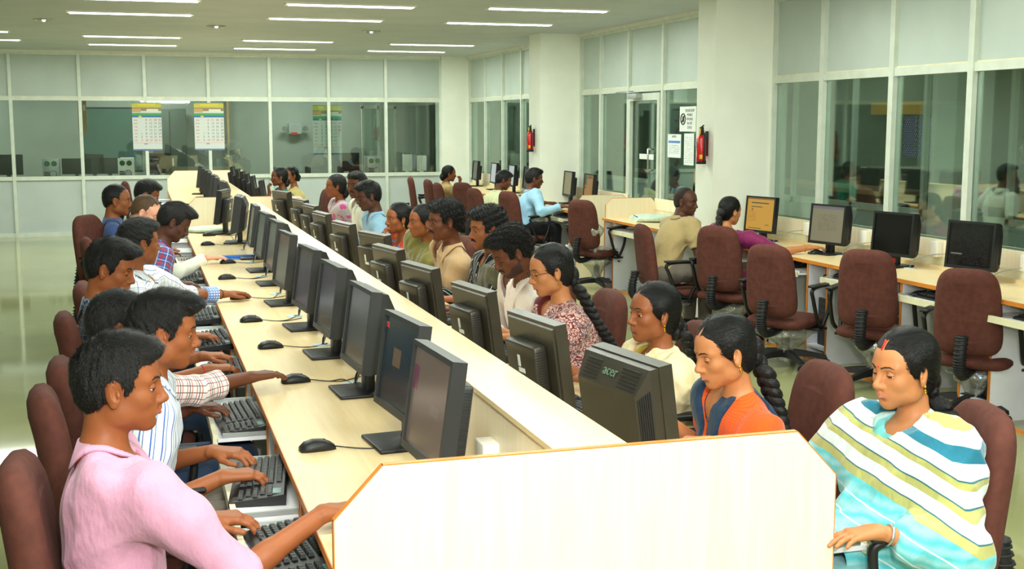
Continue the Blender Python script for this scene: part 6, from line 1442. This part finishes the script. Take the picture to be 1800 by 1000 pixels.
def exR8(I):
    at = I['at']
    def mask(Fv, X, Y, Z):
        n = at(.99, .03); hole = np.sqrt((X - f32(n[0])) ** 2 + Y ** 2 + ((Z - f32(n[2])) * .7) ** 2) - f32(.072); return np.maximum(np.maximum(Fv, -hole), f32(I['HP'][2]) - Z)
    drape(I, 'dupatta', C_OLIVE, .03, mask, .009, True, .1, 38, .006, 1.0); earring(I); bun(I)
person('young woman wrapped in an olive green dupatta, hair tied back', (1.80, 8.0, 1.14), (1.95, 8.3), PI, 'tan', True, 'woman', 'f', hy=.1, hp=.05, top=C_OLIVE, sleeve='elbow', hands=((1.60, 8.1, .78), (1.56, 8.5, .78)), bottom=C_OLIVE, seed=38, res=1.4, extra=exR8, collar=False)
def exR9(I):
    earring(I); bun(I); m = MB().use(M['blue'])
    for y in (-1, 1): m.tube(smooth_path([tuple(I['at'](1.02, -.02, y * .05)), tuple(I['at'](.96, .09, y * .05)), tuple(I['at'](.75, .15, y * .02))], 4), .008, 6)
    m.obj('lanyard', I['root'])
person('woman in an orange floral kameez with a blue lanyard, hand at her mouth', (1.80, 8.8, 1.10), (1.93, 9.0), PI, 'tan', True, 'woman', 'f', hy=.2, hp=.05, top=C_FLOR, sleeve='short', hands=((1.68, 8.76, .99), (1.58, 9.2, .78)), hk=('chin', 'type'), bottom=C_FLOR, seed=39, res=1.4, extra=exR9, collar=False)
person('man in a light blue shirt working at the near desk, seen past the monitors', (1.83, 10.2, 1.185), (2.02, 10.25), PI, 'deep', hair='short', hy=.1, hp=.25, top=C_LBLU, sleeve='long', hands=((1.62, 9.75, .79), (1.6, 10.4, .79)), hk=('mouse', 'type'), bottom=C_TROU, seed=40, res=1.5)
person('moustached man in a white shirt facing the camera', (1.92, 11.3, 1.22), (2.1, 11.4), PI, 'dark', hair='short', hy=.75, hp=.05, top=C_WHT, sleeve='short', bottom=C_TROU, seed=41, res=1.6, must=True)
def exR12(I):
    at = I['at']
    def mask(Fv, X, Y, Z):
        n = at(.99, .03); hole = np.sqrt((X - f32(n[0])) ** 2 + Y ** 2 + ((Z - f32(n[2])) * .7) ** 2) - f32(.072); return np.maximum(np.maximum(Fv, -hole), f32(I['HP'][2]) - Z)
    drape(I, 'dupatta', C_PGREY, .022, mask, .011, True, .08, 39, .006, .5); bun(I, (.04, .05, .06), (-.10, 0, -.07))
person('woman in a pink and grey dupatta beyond the light blue shirt', (1.83, 12.0, 1.18), (1.98, 12.05), PI, 'tan', True, 'woman', 'f', hy=.0, hp=.05, top=C_PGREY, sleeve='elbow', hands=((1.65, 11.8, .80), None), bottom=C_PGREY, seed=42, res=1.6, extra=exR12, collar=False)
def exR13(I): bun(I, (.04, .05, .06), (-.10, 0, -.07)); earring(I)
person('woman in a green sari leaning on her hand at the farther desk', (1.60, 14.95, 1.15), (1.85, 15.1), PI, 'dark', True, 'woman', 'f', hy=.1, hp=.05, top=C_GREEN, sleeve='elbow', hands=((1.46, 14.9, 1.03), None), hk=('chin', 'type'), bottom=C_GREEN, seed=43, res=1.8, extra=exR13, collar=False)
person('woman in a pale yellow printed kurta behind the woman in green', (1.84, 15.8, 1.13), (2.0, 15.85), PI, 'tan', True, 'woman', 'f', hy=.5, hp=.05, top=C_YPRT, sleeve='elbow', bottom=C_YPRT, seed=44, res=1.8, collar=False, extra=lambda I: bun(I))
# ------------------------------------------------------------------ people at the right desk (facing +X)
def exB1(I):
    h = I['H']; bun(I, (.03, .05, .05), (-.10, 0, -.03)); pts = [h + A_(-.10, -.01, -.04), h + A_(-.115, -.035, -.11), h + A_(-.125, -.045, -.18), h + A_(-.15, -.05, -.28)]; braid(I['root'], [tuple(p) for p in pts], .034, .020, HM['f'])
    ring_band(I, 1, 'bangle', M['gold'], .030, .84, .003); necklace(I, .03)
    def mask(Fv, X, Y, Z): return np.maximum(Fv, Y * f32(.8) * -1 + (Z - f32(I['at'](.8)[2])) * f32(.6))
    drape(I, 'sari', C_MAG, .022, mask, .009, (1,), .07, 45, .005, .6)
person('woman in a magenta sari with a plait, seen from behind using a mouse', (4.57, 8.98, 1.085), (4.50, 9.0), 0, 'light', True, 'woman', 'f', hy=.25, hp=.15, top=C_MAG, sleeve='elbow', hands=((4.85, 9.3, .72), (5.12, 8.52, .80)), hk=('type', 'mouse'), bottom=C_MAG, seed=45, res=1.4, extra=exB1, collar=False, neckline='wide', elbow=(.25, .9), nk=.155, shoulder=1.22)
person('bald man in a beige shirt turning to look right', (4.50, 9.68, 1.12), (4.22, 9.62), .1, 'deep', hair='bald', hm='s', hy=-.95, hp=.12, top=C_KHAKI, sleeve='short', hands=((4.75, 9.9, .79), (4.78, 9.45, .79)), hk=('rest', 'rest'), bottom=C_TROU, seed=46, res=1.35, nk=.16, girth=1.08, shoulder=1.08)
person('man in a light blue shirt and black trousers writing at the wall desk', (4.60, 14.25, 1.12), (4.40, 14.15), -.15, 'dark', hair='short', hy=-.05, hp=.12, top=C_LBLU, sleeve='long', hands=((4.9, 14.5, .79), (4.88, 13.75, .79)), hk=('rest', 'rest'), bottom=C_BLK, seed=47, res=1.7, elbow=(.3, .6))
person('man in a pale yellow shirt bending over the far wall desk', (4.55, 15.4, 1.05), (4.22, 15.4), 0, 'dark', hair='short', hy=-.2, hp=.35, top=C_YEL, sleeve='short', bottom=C_TROU, seed=48, res=1.8, hipz=.5)
def exB5(I): bun(I, (.05, .05, .06), (-.09, 0, -.06))
person('woman in a tan kameez with her hand at her face, far corner', (4.20, 16.95, 1.08), (4.15, 17.0), 0, 'tan', True, 'woman', 'f', hy=-.1, hp=.12, top=C_TAN2, sleeve='short', hands=((4.4, 17.1, .8), (4.36, 16.9, 1.0)), hk=('rest', 'chin'), bottom=C_TAN2, seed=49, res=1.8, nk=.17, extra=exB5, collar=False)
print('BUILD TIME %.1f' % (time.time() - T0), 'objects', len(bpy.data.objects))
